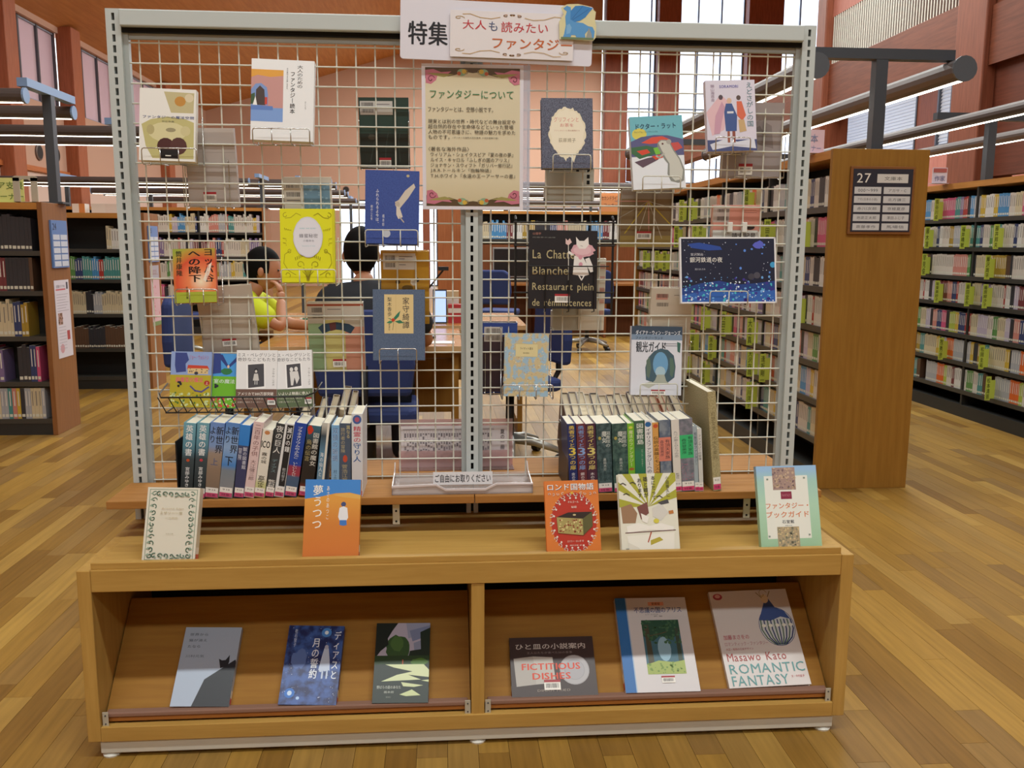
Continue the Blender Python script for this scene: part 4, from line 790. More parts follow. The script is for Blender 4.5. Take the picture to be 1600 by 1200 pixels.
spine_book('black and white spine with a white edge leaning on the shelf', 443, 460, 663, 15, '#e2e6ea', [('r', .3, .02, .95, .85, '#26282c'), ('v', '滅びの鐘', .38, .05, .88, .38, .012, W_), ('v', '乾石智子', .45, .6, .82, .78, .0, '#bfc4c8')], group=GF)
spine_book('royal blue spine with a red patch leaning on the shelf', 463, 480, 662.5, 19, ramp3([(0, '#3f5c7c'), (.28, '#4a6080'), (.31, '#a03a4c'), (.42, '#963a54'), (.45, '#1f46a4'), (1, '#2048a8')], 'Z', 0, .19), [('v', 'プラネタリウムのふたご', .3, .05, .7, .48, .012, W_), ('v', 'いしいしんじ', .35, .53, .68, .72, .006, W_)], group=GF)
spine_book('dark spine with red flames and white title leaning on the shelf', 487, 502, 666.5, 21, ramp3([(0, '#b03a24'), (.2, '#2c2624'), (.75, '#262a2c'), (1, '#3c6a80')], 'Z', 0, .185), [('p', ell(.25, .07, .2, .06, 14, jag=.3), '#c83a28'), ('v', '図書館の魔女', .5, .1, .95, .56, .01, '#dcdcd4'), ('v', '烏の伝言', .08, .2, .46, .5, .0, '#b4a878')], group=GF)
spine_book('thin blue spine with a white edge leaning beside the pale blue book', 504, 515.5, 661.5, 12, ramp3([(0, '#7a9ab0'), (.6, '#5c8cac'), (.85, '#3c4c58'), (1, '#c9c9c2')], 'Z', 0, .19), [('r', .72, 0, 1, 1, '#e4e2d8'), ('v', '海の仙人と', .15, .4, .6, .72, .01, '#e6eef2')], group=GF)
spine_book('light blue spine with white and navy title, right of the leaning books', 530, 530.5, 664.5, 12.5, ramp3([(0, '#8fb8d8'), (.5, '#86b6e0'), (1, '#7fb4e2')], 'Z', 0, .185), [('v', '双頭の蜥蜴', .12, .04, .86, .5, .02, '#f0f4f8'), ('v', '双頭の蜥蜴', .14, .04, .84, .5, .002, '#3f6ca8'), ('v', '村上龍', .3, .62, .7, .8, .0, '#3c5c84')], group=GF)
spine_book('slate spine with gold title and a red dot beside the tall white book', 548.5, 548.5, 661.5, 18, '#4c5c72', [('v', '異なる', .6, .03, .92, .2, .008, '#cfc48c'), ('v', '旅行者の冒険', .12, .06, .5, .4, .0, '#b9b08c'), ('p', ell(.5, .48, .2, .05, 12), '#c4523c'), ('v', '菅浩江著', .2, .56, .7, .8, .0, '#b9b08c')], group=GF)
spine_book('tall white spine with red and blue title at the right end of the left books', 567, 566.5, 646.5, 17, '#d9dde4', [('p', ell(.5, .07, .4, .055, 18), '#4a66a8'), ('p', ell(.5, .07, .22, .03, 14), '#b9607c'), ('v', '精霊の', .15, .15, .85, .34, .02, '#c8566a'), ('v', '守り人', .15, .35, .85, .58, .02, '#3f66a4')], D=.14, group=GF)

GR = 'books standing on the front shelf, right half'
bx = lambda x: 840+x/5
bw_ = thing('bookend', 'brown metal bookend at the left end of the right-hand shelf books', 'bookend', (at(889, 771, -.19).x, -.19, ZS))
MB().box(-.004, 0, 0, .19, 0, .16, plain('#4a3c30', .5)).build('plate', bw_); MB().box(0, .08, 0, .1, 0, .0012, plain('#4a3c30', .5)).build('foot_plate', bw_)
RB_ = [  # label, bottom right x, top right x, y top, width px, cover, prims, sticker
 ('navy spine with yellow number title, first of three matching books', 318, 296, 312, 13.2, '#27356c', [('v', '勇者ライと', .15, .03, .85, .33, .02, '#e0c85c'), ('t', '3', .1, .34, .9, .45, .03, '#e6d25c'), ('v', 'つの扉', .15, .46, .85, .66, .02, '#d8c25c'), ('v', '金の扉', .3, .7, .72, .84, .01, '#dfe2ea')], None),
 ('maroon spine with blue number title, second of three matching books', 392, 372, 312, 14.2, '#6c3440', [('v', '勇者ライと', .15, .03, .85, .33, .02, '#7fa4dc'), ('t', '3', .1, .34, .9, .45, .03, '#8fb0e4'), ('v', 'つの扉', .15, .46, .85, .66, .02, '#7fa4dc'), ('v', '銀の扉', .3, .7, .72, .84, .01, '#e6dfe0')], None),
 ('dark purple spine with yellow number title, third of three matching books', 472, 450, 312, 15.5, '#4a2c44', [('v', '勇者ライと', .15, .03, .85, .33, .02, '#d8cc7c'), ('t', '3', .1, .34, .9, .45, .03, '#e0d480'), ('v', 'つの扉', .15, .46, .85, .66, .02, '#d8c87c'), ('v', '木の扉', .3, .7, .72, .84, .01, '#e6dfe0')], None),
 ('thick dark green spine with pale title, left of the matching pair', 588, 572, 310, 23, speckle('#2c4448', '#4c6468', 90), [('v', '図書館の', .6, .12, .92, .34, .004, '#d3dad4'), ('v', '魔女', .36, .11, .66, .28, .012, '#dfe4de'), ('p', ell(.22, .21, .1, .025, 10), '#b4a858'), ('v', '高田大介', .42, .5, .62, .68, .004, '#d3dad4')], '#c8527c'),
 ('thick dark green spine with pale title, right of the matching pair', 716, 700, 310, 24, speckle('#2c4a48', '#4c6a62', 90), [('v', '図書館の', .6, .12, .92, .34, .004, '#d3dad4'), ('v', '魔女', .36, .11, .66, .28, .012, '#dfe4de'), ('p', ell(.22, .21, .1, .025, 10), '#b4a858'), ('v', '高田大介', .42, .5, .62, .68, .004, '#d3dad4')], '#c8527c'),
 ('thin lime green spine on the right half of the shelf', 766, 752, 308, 10.5, '#7fbf38', [('p', ell(.5, .06, .3, .02, 10), '#d8dc5c'), ('v', '魔法のファンタジー', .2, .1, .8, .62, .01, '#e6ecc0'), ('p', ell(.5, .66, .4, .02, 12), '#b06a3c')], None),
 ('green spine with white title on the right half of the shelf', 850, 836, 288, 16.5, ramp3([(0, '#2f7a5c'), (.55, '#35805f'), (.62, '#3c6a54'), (1, '#4a6c58')], 'Z', 0, .2), [('v', '図書館島', .2, .04, .85, .33, .012, '#eaf0ea'), ('v', 'ソフィア・サマター', .6, .4, .76, .64, .0, '#d0dcd0')], None),
 ('white spine with a blue crest and navy vertical title', 914, 894, 286, 13, '#e9eaec', [('p', ell(.5, .055, .36, .035, 16), '#2f6aa8'), ('v', 'イギリスファンタジーへの旅', .2, .11, .8, .78, .01, '#2c3358')], None),
 ('orange spine with brown title beside the white crested book', 966, 948, 302, 11, '#dfa85c', [('p', ell(.5, .05, .34, .03, 14), '#cf5a3c'), ('v', '伝説の英雄とモンスター', .15, .2, .88, .8, .01, '#4c3420')], None),
 ('grey marbled spine with a salmon title band', 1052, 1036, 283, 19, speckle('#5c6c84', '#8a94a0', 50), [('r', 0, .24, 1, .57, '#e08a78'), ('v', '有頂天家族', .52, .27, .92, .54, .004, '#4c3c44'), ('v', '森見登美彦', .12, .28, .42, .5, .0, '#5c444c')], None),
 ('slim white spine between the two marbled books', 1130, 1104, 280, 12.4, '#e4e2dc', [('v', '九つの罪とひとつの恋', .25, .16, .75, .52, .0, '#6a6a74'), ('v', '新潮社', .3, .74, .7, .82, .0, '#555')], '#d8487c'),
 ('grey marbled spine with a bright green title band', 1230, 1208, 275, 21, speckle('#6c7480', '#8c8a98', 60), [('r', 0, .22, 1, .54, '#3fc07c'), ('v', '有頂天家族', .6, .24, .95, .5, .004, '#24483c'), ('v', '森見登美彦', .15, .27, .5, .48, .0, '#24483c'), ('dots', 30, .1, .6, .9, .85, .0008, .002, 4, '#a87a90')], '#d8487c'),
 ('thin pale blue spine beside the green-banded book', 1264, 1244, 328, 7, '#a4b4be', [('v', '児童文学ファンタジー', .2, .1, .85, .6, .008, '#34404a')], '#d8487c'),
 ('thin white spine beside the tall beige book', 1296, 1280, 350, 7.4, '#d5d7d6', [('v', 'ファンタジーの冒険', .2, .1, .8, .5, .004, '#4a5058')], '#d8487c'),
]
for lab, xb, xt, yt, wp, cov, prm, st in RB_:
    spine_book(lab, bx(xb), bx(xt), 600+yt/5, wp, cov, prm, spl=st, group=GR, yb=771, Ys=-.2)
spine_book('tall beige patterned book at the right end of the shelf books', bx(1436), bx(1390), 600+62/5, 12.8, speckle('#9a9068', '#b9ae86', 300), [('v', '幻想文学入門大全案内', .25, .2, .75, .68, .0, '#6c6448')], D=.24, Ys=-.2, group=GR, yb=771, spl='#d8487c')

# books on the rear shelf stand with their fore-edges to us
GQ = 'books on the rear shelf, fore-edges showing'
def fore_book(label, x0, x1, y0, H, cov, lean=0.0, D=.13, yb=.028, pg=None):
    W = x1-x0; r = thing('book', label, 'book', (x0, .03+H*math.sin(math.radians(21)), ZS), GQ); r.rotation_euler = (math.radians(21), math.radians(lean), 0); b = .0018
    cm = plain(cov, .4); MB().box(0, b, 0, D, 0, H, cm).box(W-b, W, 0, D, 0, H, cm).box(b, W-b, D-b, D, 0, H, cm).build('cover', r)
    MB().box(b, W-b, .003, D-b, .002, H-.004, pg or m_pageold).build('page_block', r)
rq = random.Random(5); x = at(884, 650, .03).x; k = 0; xe = at(1076, 650, .03).x
cvs = ['#6b5a50', '#8a8078', '#c9bfae', '#a89a8a', '#4c4848', '#b8a894', '#7a6a60', '#9c8e80', '#c4b8a4', '#5a4a44', '#b0a090', '#8c7a6c', '#c8876a', '#b5653c', '#a89888', '#8c8480']
names = ['leftmost', 'second', 'third', 'fourth', 'fifth', 'sixth', 'seventh', 'eighth', 'ninth', 'tenth', 'eleventh', 'twelfth', 'thirteenth', 'fourteenth', 'fifteenth', 'sixteenth']
while x < xe-.01 and k < 16:
    wdt = rq.uniform(.016, .024); fore_book('aged book with fore-edge showing, %s in the right-hand row behind the grid' % names[k], x, min(x+wdt, xe), 0, .172+rq.uniform(-.006, .008), cvs[k]); x += wdt+.0015; k += 1
for k, (px, wd, H, ln) in enumerate(((467, .026, .165, 0), (488, .016, .17, 4), (502, .018, .178, 6), (519, .02, .205, 6), (535, .016, .19, 5))):
    X = at(px, 660, .03).x; fore_book('aged book with fore-edge showing, %s in the left-hand row behind the grid' % names[k], X, X+wd, 0, H, cvs[k+3], ln)

# ================================================================== BOOKS HUNG ON THE REAR FACE (their backs seen through the grid)
GH = 'books hung on the rear face of the grid'
YR = .022
def rear(label, bl, br, tl, T, cover, prims, lean=-7, Y=YR, **k):
    """hung on the far face: its back cover is toward the camera, leaning away at the bottom"""
    return face_book('book', label, bl, br, tl, Y, lean, T, cover, prims, group=GH, **k)
bc = lambda u0, v0, u1, v1, s, c='#3a3636': ('bar', u0, v0, u1, v1, s, c)
rear('grey back cover of a large book hung behind the grid near the top left', (297, 324), (374, 324), (287, 200), .02, '#b6ada9', [('r', 0, .0, 1, .05, '#c6beb9'), ('l', [(0, .3), (1, .3)], .001, '#9f9793'), ('l', [(0, .55), (1, .55)], .001, '#9f9793')], lean=-8, stick=(.3, .8, .56, .92, 3))
rear('dark green back cover with white barcode labels hung behind the grid', (564, 264), (641, 264), (560, 152), .022, '#1e2926', [('r', 0, 0, 1, .5, '#2f4540'), ('r', .03, .05, .68, .24, '#c9c8c6'), bc(.06, .07, .3, .12, 1), bc(.06, .16, .3, .21, 2), ('r', .36, .09, .62, .1, '#77747a'), ('l', [(.5, .95), (.52, .7), (.6, .4)], .002, '#39443f'), ('l', [(.2, .9), (.3, .6), (.2, .5)], .002, '#39443f'), ('l', [(.8, .9), (.78, .6), (.85, .35)], .002, '#39443f'), ('p', ell(.25, .55, .08, .04, 10), '#4a4a42')], stick=(.38, .84, .62, .97, 4))
rear('pale back cover with blue patterned panel hung above the yellow book', (445, 332), (519, 332), (440, 277), .02, '#cfcac0', [('r', .42, .16, .97, 1, '#6f93ac'), ('dots', 30, .45, .2, .95, .95, .002, .005, 2, '#8fb0c4'), bc(.06, .2, .34, .3, 5), bc(.06, .42, .34, .55, 6), ('r', .06, .64, .34, .67, '#77747a')])
rear('mustard back cover with white barcode panel hung behind the grid', (597, 506), (671, 506), (592, 392), .022, '#b98a2c', [('r', .05, .03, .72, .25, '#d0cac2'), bc(.09, .06, .3, .12, 7), bc(.09, .16, .3, .22, 8), ('r', .38, .07, .66, .08, '#77747a'), ('r', .38, .1, .5, .11, '#77747a'), ('r', .38, .18, .52, .19, '#77747a'), ('p', ell(.35, .42, .05, .03, 10), '#54401c'), ('p', ell(.68, .42, .07, .05, 12), '#d9cfc0'), ('p', ell(.75, .39, .05, .03, 10), '#2c2a26'), ('p', ell(.55, .5, .12, .04, 12), '#6f5420')])
rear('pale back cover printed with a fan of cards on rainbow tints behind the grid', (485, 580), (571, 579), (480, 473), .02, '#bdb7a8', [('r', 0, 0, 1, .02, '#cfc8ba'), ('r', 0, .02, 1, .05, '#9a4a34'), ('r', 0, .05, 1, .25, '#c6bfb4'), ('r', 0, .3, .3, 1, '#8aa078'), ('r', .3, .25, .66, 1, '#c9c07c'), ('r', .66, .35, 1, 1, '#c48a74'), bc(.08, .07, .27, .14, 1), bc(.08, .17, .27, .22, 2), ('r', .36, .09, .6, .1, '#77747a'), ('p', [(.18, .36), (.26, .31), (.5, .28), (.74, .31), (.84, .36), (.76, .45), (.62, .4), (.5, .39), (.38, .41), (.26, .45)], '#2c4458'), ('p', [(.38, .3), (.5, .28), (.5, .39), (.4, .41)], '#5c3438')], stick=(.42, .82, .66, .94, 5))
rear('plain beige back cover of a wide book hung behind the red and green paperback', (322, 566), (406, 560), (311, 450), .02, '#b9aea0', [('l', [(0, .2), (1, .2)], .001, '#a59a8c'), ('l', [(0, .5), (1, .5)], .001, '#a59a8c'), ('l', [(.35, .0), (.4, 1)], .001, '#a59a8c')], stick=(.36, .7, .62, .8, 8))
rear('brown back cover with coloured rays hung behind the rat paperback', (968, 386), (1048, 386), (966, 296), .022, '#7d6a4e', [('r', 0, .0, 1, .16, '#8f857c'), ('r', 0, .8, 1, 1, '#96824c')]+[('l', [(.52, .2), (.5+.62*math.cos(a*.42+.2), .2+.75*math.sin(a*.42+.2))], .003 if a % 2 else .0015, c) for a, c in enumerate(('#c9c4b8', '#b9a23c', '#c9c4b8', '#b9887c', '#c9c4b8', '#b9a23c', '#a9a49a', '#b9887c'))], stick=(.32, .72, .6, .86, 7))
rear('grey back cover of a book hung behind the pale lilac paperback', (1127, 279), (1217, 279), (1140, 160), .022, '#a39a9a', [('p', [(.35, .32), (.6, .22), (.8, .3), (.86, .6), (.6, .55)], '#8a8282'), ('p', [(.45, .36), (.6, .3), (.68, .4)], '#6f6868')], stick=(.28, .8, .52, .95, 5))
rear('salmon pink back cover hung above the night-sky picture book', (1111, 386), (1184, 386), (1107, 321), .02, '#cf8f80', [('r', 0, 0, .34, .4, '#b9aaa4'), bc(.08, .08, .33, .16, 2), bc(.08, .26, .33, .36, 3), ('r', .62, .1, .9, .11, '#8a5a50'), ('r', .62, .16, .92, .17, '#8a5a50'), ('p', ell(.8, .52, .1, .06, 12), '#2c2426'), ('r', .1, .62, 1, 1, '#c3bdb4')])
rear('beige back cover with a red barcode patch hung right of centre behind the grid', (1009, 597), (1072, 597), (1018, 450), .022, '#b3a695', [('r', 0, .0, 1, .3, '#c0b5a6'), ('r', .12, .06, .4, .12, '#b9887c'), bc(.14, .06, .42, .1, 3), bc(.14, .15, .42, .19, 4), ('r', .55, .07, .85, .078, '#8a8078')])
rear('dark maroon and blue back cover with white barcode label beside the centre post', (752, 612), (806, 612), (752, 504), .02, '#3a2c38', [('r', 0, 0, 1, .2, '#2f4a94'), ('r', .06, .06, .58, .27, '#c9c6c2'), bc(.1, .08, .54, .15, 3), bc(.1, .18, .54, .25, 4)], stick=(.62, .74, .95, .86, 5))
rear('cream back cover with pink squares just right of the large black book', (905, 516), (944, 516), (908, 404), .018, '#d8cfbe', [('r', .8, .08+.13*k, .98, .13+.13*k, '#c79a8c') for k in (0, 1, 3, 5)]) if False else None
face_book('book', 'cream back cover with pink squares just right of the large black book', (903, 516), (943, 516), (907, 404), YR, -5, .018, '#d8cfbe', [('r', .78, .08+.16*k, .97, .14+.16*k, '#c79a8c') for k in range(5)], group=GH)
# grey plastic holders on the rear face
def plate(label, x0, y0, x1, y1, holes=True):
    a = at(x0, y1, .03); b = at(x1, y0, .03); o = thing('plastic_holder', label, 'holder', (a.x, .012, a.z))
    w_, h_ = b.x-a.x, b.z-a.z; m = plain('#b4b3a8', .45)
    MB().box(0, w_, .012, .018, 0, h_, m).build('back_plate', o, bevel=.002); MB().box(0, w_, .018, .05, 0, .006, m).build('tray', o); MB().box(0, .005, .006, .05, 0, h_*.4, m).build('side_wall', o); MB().box(w_-.005, w_, .006, .05, 0, h_*.4, m).build('side_wall', o)
    if holes:
        for i, (u, v) in enumerate(((.66, .93), (.88, .93), (.88, .74), (.88, .56))): MB().box(w_*u-.004, w_*u+.004, .0112, .0122, h_*v-.005, h_*v+.005, m_hole).build('slot', o)
plate('grey plastic book holder behind the grid below the dark sparkling book', 851, 263, 928, 313)
plate('grey plastic book holder behind the grid below the large black book', 862, 440, 940, 516, False)
a = at(1113, 376, .008); b = at(1184, 360, .008); ck = thing('clip_plate', 'grey label plate hung by two white tabs above the night-sky picture book', 'plate', (a.x, .006, a.z)); cw, chh = b.x-a.x, b.z-a.z
MB().box(0, cw, .002, .004, 0, chh, plain('#c3c2bc', .5)).build('plate', ck)
for u in (.3, .62): MB().box(cw*u, cw*u+.014, -.012, .004, chh*.8, chh+.022, plain('#dcdcd6', .45)).build('tab', ck, bevel=.002)
make_print([('t', '請求記号', .42, .25, .95, .8, .02, '#4a4440')], cw, chh).build('lettering', ck)
for k, (x0, x1, yl, yb, lab) in enumerate(((296, 366, 210, 322, 'tall wire holder behind the grid at the grey back cover'), (565, 640, 170, 262, 'wire holder behind the grid at the dark green back cover'), (325, 400, 490, 560, 'wire holder behind the grid at the plain beige back cover'), (1013, 1070, 555, 594, 'wire holder behind the grid at the beige barcode book'), (1140, 1215, 210, 277, 'wire holder behind the grid at the grey top right back cover'), (757, 800, 556, 610, 'wire holder behind the grid at the maroon and blue back cover'))):
    holder(lab, x0, x1, yl, yb, .052, group='wire holders on the rear face', n=2, r=.0013)

# ================================================================== SIGN, NOTICE, LEAFLETS
def panel(name, label, cat, bl, br, tl, Y, T, mat, prims, lean=0, bevel=0, round_=0, holes=None):
    th = math.radians(lean); n = Vector((0, -math.cos(th), math.sin(th))); p0 = at(bl[0], bl[1], Y); pb = atP(br[0], br[1], p0, n); pt = atP(tl[0], tl[1], p0, n)
    M, v = basis(p0, pb-p0, n); W = (pb-p0).length; H = (pt-p0).dot(v); r = thing(name, label, cat, mat=M)
    if round_:
        q = []
        for cx, cz, a in ((W-round_, round_, -90), (W-round_, H-round_, 0), (round_, H-round_, 90), (round_, round_, 180)):
            q += [(cx+round_*math.cos(math.radians(a+i*22.5)), cz+round_*math.sin(math.radians(a+i*22.5))) for i in range(5)]
        MB().prism(q, 0, T, mat).build('board', r)
    else: MB().box(0, W, 0, T, 0, H, mat).build('board', r)
    if prims: make_print(prims, W, H).build('print', r)
    return r, W, H
panel('header_sign', 'white acrylic header sign with black characters on top of the stand', 'sign', (625, 91), (924, 104), (625, -4), -.05, .006, plain('#e2e2ee', .22, 0, .6), [('t', '特集', .04, .37, .245, .76, .025, '#23262e')], round_=.008)
gold = '#c7a468'
pr = [('t', '大人', .1, .2, .29, .4, .006, '#c4404a'), ('t', 'も', .31, .22, .38, .42, .006, '#4a5a80'), ('t', '読みたい', .41, .21, .79, .44, .008, '#c4404a'), ('t', 'ファンタジー', .34, .55, .99, .8, .02, '#c86a3c')]
for s in (0, 1):
    for t in (0, 1):
        F = lambda pts, s=s, t=t: [((1-a) if s else a, (1-b) if t else b) for a, b in pts]
        pr += [('l', F(spiral(.07, .16, .008, .045, 0, 6.5, asp=.9)), .0014, gold), ('l', F([(.1, .08), (.16, .07), (.24, .14), (.33, .16), (.4, .12)]), .0014, gold), ('l', F(spiral(.45, .09, .005, .03, 0, 5, asp=.9)), .0016, '#c08a54'), ('l', F(spiral(.49, .07, .004, .02, 2, 7, asp=.9)), .0016, '#c08a54')]
panel('laminated_card', 'laminated white card with red and orange lettering on the header sign', 'card', (703, 88), (895, 95), (702, 15), -.056, .0012, plain('#e9e6ea', .12, 0, .6), pr)
# blue dragon cut-out
dr, dW, dH = panel('dragon_cutout', 'blue dragon paper cut-out at the corner of the header sign', 'cut-out', (873, 62), (931, 64), (873, 5), -.062, .0001, plain('#ddd6a8', .4), None)
for ch in list(dr.children): bpy.data.objects.remove(ch)
out = [(.02, .98), (0, .5), (.12, .3), (.04, .12), (.2, .02), (.5, .0), (.78, .05), (.98, .2), (.96, .42), (1, .6), (1, .9), (.93, 1)]
MB().prism([(u*dW, (1-v)*dH) for u, v in out][::-1], 0, .0012, plain('#ddd6a8', .4)).build('backing', dr)
make_print([('p', [(.1, .14), (.2, .06), (.3, .1), (.32, .26), (.3, .42), (.46, .5), (.64, .52), (.78, .6), (.9, .62), (.96, .74), (.94, .94), (.82, .92), (.86, .8), (.78, .72), (.7, .82), (.72, .95), (.5, .97), (.44, .86), (.34, .86), (.3, .95), (.1, .95), (.14, .84), (.18, .6), (.16, .36), (.2, .22)], '#5c9ed8'), ('p', [(.3, .44), (.3, .2), (.42, .06), (.62, .04), (.9, .1), (.8, .22), (.7, .36), (.56, .46), (.42, .5)], '#3f86c8'), ('l', [(.34, .42), (.62, .06)], .001, '#2c62a0'), ('l', [(.36, .44), (.78, .14)], .001, '#2c62a0'), ('p', [(.2, .6), (.28, .55), (.34, .66), (.3, .82), (.2, .84)], '#7fb6e2'), ('p', [(.72, .96), (.8, .64), (.88, .82), (.9, .96)], '#9aa09c'), ('r', .06, .92, .94, .98, '#6f8464')], dW, dH).build('print', dr)
# laminated notice
pk, ol = '#c9798c', '#a39a5c'
pr = [('r', .035, .025, .965, .975, ramp3([(0, '#cdbf98'), (.2, '#ddd3b4'), (.8, '#ded5b8'), (1, '#cdbf98')], 'Z', 0, .38)), ('p', [(.035, .025), (.965, .025), (.965, .1), (.86, .075), (.74, .085), (.62, .065), (.55, .055), (.5, .06), (.45, .055), (.38, .065), (.26, .085), (.14, .075), (.035, .1)], '#5c4a34'), ('p', [(.035, .975), (.965, .975), (.965, .9), (.86, .925), (.74, .915), (.62, .94), (.55, .945), (.5, .94), (.45, .945), (.38, .94), (.26, .915), (.14, .925), (.035, .9)], '#5c4a34')]
for s in (0, 1):
    for t in (0, 1):
        F = lambda pts, s=s, t=t: [((1-.036-(a-.036)*1.25) if s else .036+(a-.036)*1.25, (1-.03-(b-.03)*1.35) if t else .03+(b-.03)*1.35) for a, b in pts]
        pr += [('p', F([(.036, .04), (.1, .035), (.16, .05), (.24, .045), (.2, .065), (.13, .07), (.12, .09), (.08, .11), (.04, .105)]), pk), ('p', F([(.05, .055), (.14, .055), (.26, .06), (.18, .075), (.1, .065)]), ol), ('l', F(spiral(.08, .085, .006, .03, 0, 6, asp=.68)), .002, '#8c4a58'), ('p', F(ell(.32, .05, .035, .018, 14)), '#8fae8c'), ('p', F(ell(.34, .045, .02, .012, 10)), '#d4b24c'), ('p', F(ell(.3, .055, .016, .01, 10)), '#c0603c'), ('l', F(spiral(.46, .05, .004, .02, 0, 5, asp=.68)), .0012, '#b9a87c')]
tx = '#4c463c'
pr += [('t', 'ファンタジーについて', .08, .175, .9, .235, .006, '#3f8058'), ('t', 'ファンタジーとは、空想小説です。', .06, .29, .7, .325, .004, tx), ('t', '現実とは別の世界・時代などの舞台設定や', .06, .375, .92, .405, .004, tx), ('t', '超自然的存在や生命体などといった登場', .06, .41, .9, .44, .004, tx), ('t', '人物の不可思議さに、物語の魅力を求めた', .06, .447, .92, .477, .004, tx), ('t', 'ものです。', .06, .484, .27, .512, .004, tx), ('t', '(ブリタニカ国際大百科事典 小項目事典引用)', .3, .495, .75, .508, 0, tx), ('t', '〈著名な海外作品〉', .06, .565, .46, .595, .004, tx)]
for k, (s, e) in enumerate((('ウィリアム・シェイクスピア『夏の夜の夢』', .9), ('ルイス・キャロル『ふしぎの国のアリス』', .86), ('ジョナサン・スウィフト『ガリバー旅行記』', .89), ('J.R.R.トールキン『指輪物語』', .68), ('T.H.ホワイト『永遠の王ーアーサーの書』', .92))): pr.append(('t', s, .08, .602+.037*k, e, .632+.037*k, .004, tx))
nt_, nW, nH = panel('notice', 'laminated beige notice with pink scroll corners and dark text on the centre post', 'notice', (661, 327), (817, 328), (663, 99), -.03, .0012, plain('#e4e2ec', .18, 0, .6), pr)
MB().box(nW, nW+.018, .0003, .0009, 0, nH, clear('#e9ecf6', .7, .12)).build('laminate_edge', nt_)

# acrylic leaflet tray on the front shelf
ta, tb = at(612, 775, -.198), at(833, 771, -.198); tw = tb.x-ta.x
tr = thing('leaflet_tray', 'low clear acrylic leaflet tray with a white notice strip on the front shelf', 'tray', (ta.x, -.19, ZS))
ac = clear('#f2f0f0', .76, .08); ac2 = clear('#e6e2e2', .55, .1)
MB().box(0, tw, 0, .16, 0, .004, ac).build('tray_floor', tr); MB().prism([(0, 0), (.15, 0), (.155, .05), (.12, .032), (0, .025)], 0, .003, ac2, 'X').build('side_wall', tr); MB().prism([(0, 0), (.15, 0), (.155, .05), (.12, .032), (0, .025)], tw-.003, tw, ac2, 'X').build('side_wall', tr)
MB().prism([(0, 0), (tw, 0), (tw, .026), (tw*.74, .026), (tw*.66, .012), (tw*.38, .012), (tw*.31, .026), (0, .022)], 0, .003, ac2).build('front_wall', tr)
MB().prism([(0, .02), (tw*.31, .024), (tw*.38, .01), (tw*.66, .01), (tw*.74, .024), (tw, .024), (tw, .028), (tw*.74, .029), (tw*.66, .015), (tw*.38, .015), (tw*.31, .029), (0, .025)], -.004, .002, plain('#d5cdd0', .25)).build('rim', tr)
MB().box(.004, tw-.004,   .11, .113, .004, .03, ac).build('back_wall', tr)
nl = MB().box(tw*.29, tw*.72, .06, .0605, .01, .045, plain('#e9e9ec', .4)).build('notice_strip', tr)
q = make_print([('t', 'ご自由にお取りください', .03, .2, .97, .85, .015, '#2c2c34')], tw*.43, .034); q.v = [(x+tw*.29, y+.06, z+.011) for x, y, z in q.v]; q.build('lettering', nl)
# upright acrylic stand with a printed sheet on the rear shelf
a = at(627, 728, .12); b = at(795, 655, .12)
ls = thing('leaflet_stand', 'pink-tinted acrylic stand holding a printed list behind the grid', 'leaflet stand', (a.x, .10, ZS)); lw = b.x-a.x; lh = .14
pkac = clear('#f0dcdc', .7, .1); Mr = Matrix.Rotation(math.radians(12), 4, 'X')
for nm, args, m in (('front_panel', (-.006, lw+.006, 0, .002, 0, .05), pkac), ('back_panel', (-.006, lw+.012, .02, .022, 0, lh), pkac), ('base_plate', (-.006, lw+.012, -.04, .022, -.0005, .002), pkac)):
    MB().box(*args, m).build(nm, ls)
sh_ = thing('printed_list', 'white printed list with rows of small text in the acrylic stand behind the grid', 'leaflet', (a.x, .11, ZS+.003)); sh_.rotation_euler = (math.radians(-3), 0, 0)
MB().box(0, lw, 0, .0008, 0, .118, plain('#ece8ee', .6)).build('sheet', sh_)
pr = []
R = random.Random(2)
for k in range(34):
    u = .03+.024*k; pr += [('l', [(u, .1), (u, .97)], .0004, '#9a949c')]; v = .18
    while v < .9:
        h = R.uniform(.02, .12); pr.append(('r', u+.004, v, u+.017, min(.94, v+h), R.choice(('#77727c', '#8c8790', '#a09aa4')))); v += h+R.uniform(.03, .15)
pr += [('v', '夏の一冊', .92, .1, .96, .6, .01, '#4c4852'), ('r', .02, .08, .86, .095, '#8c8790')]
make_print(pr, lw, .118, step=.000008).build('print', sh_)

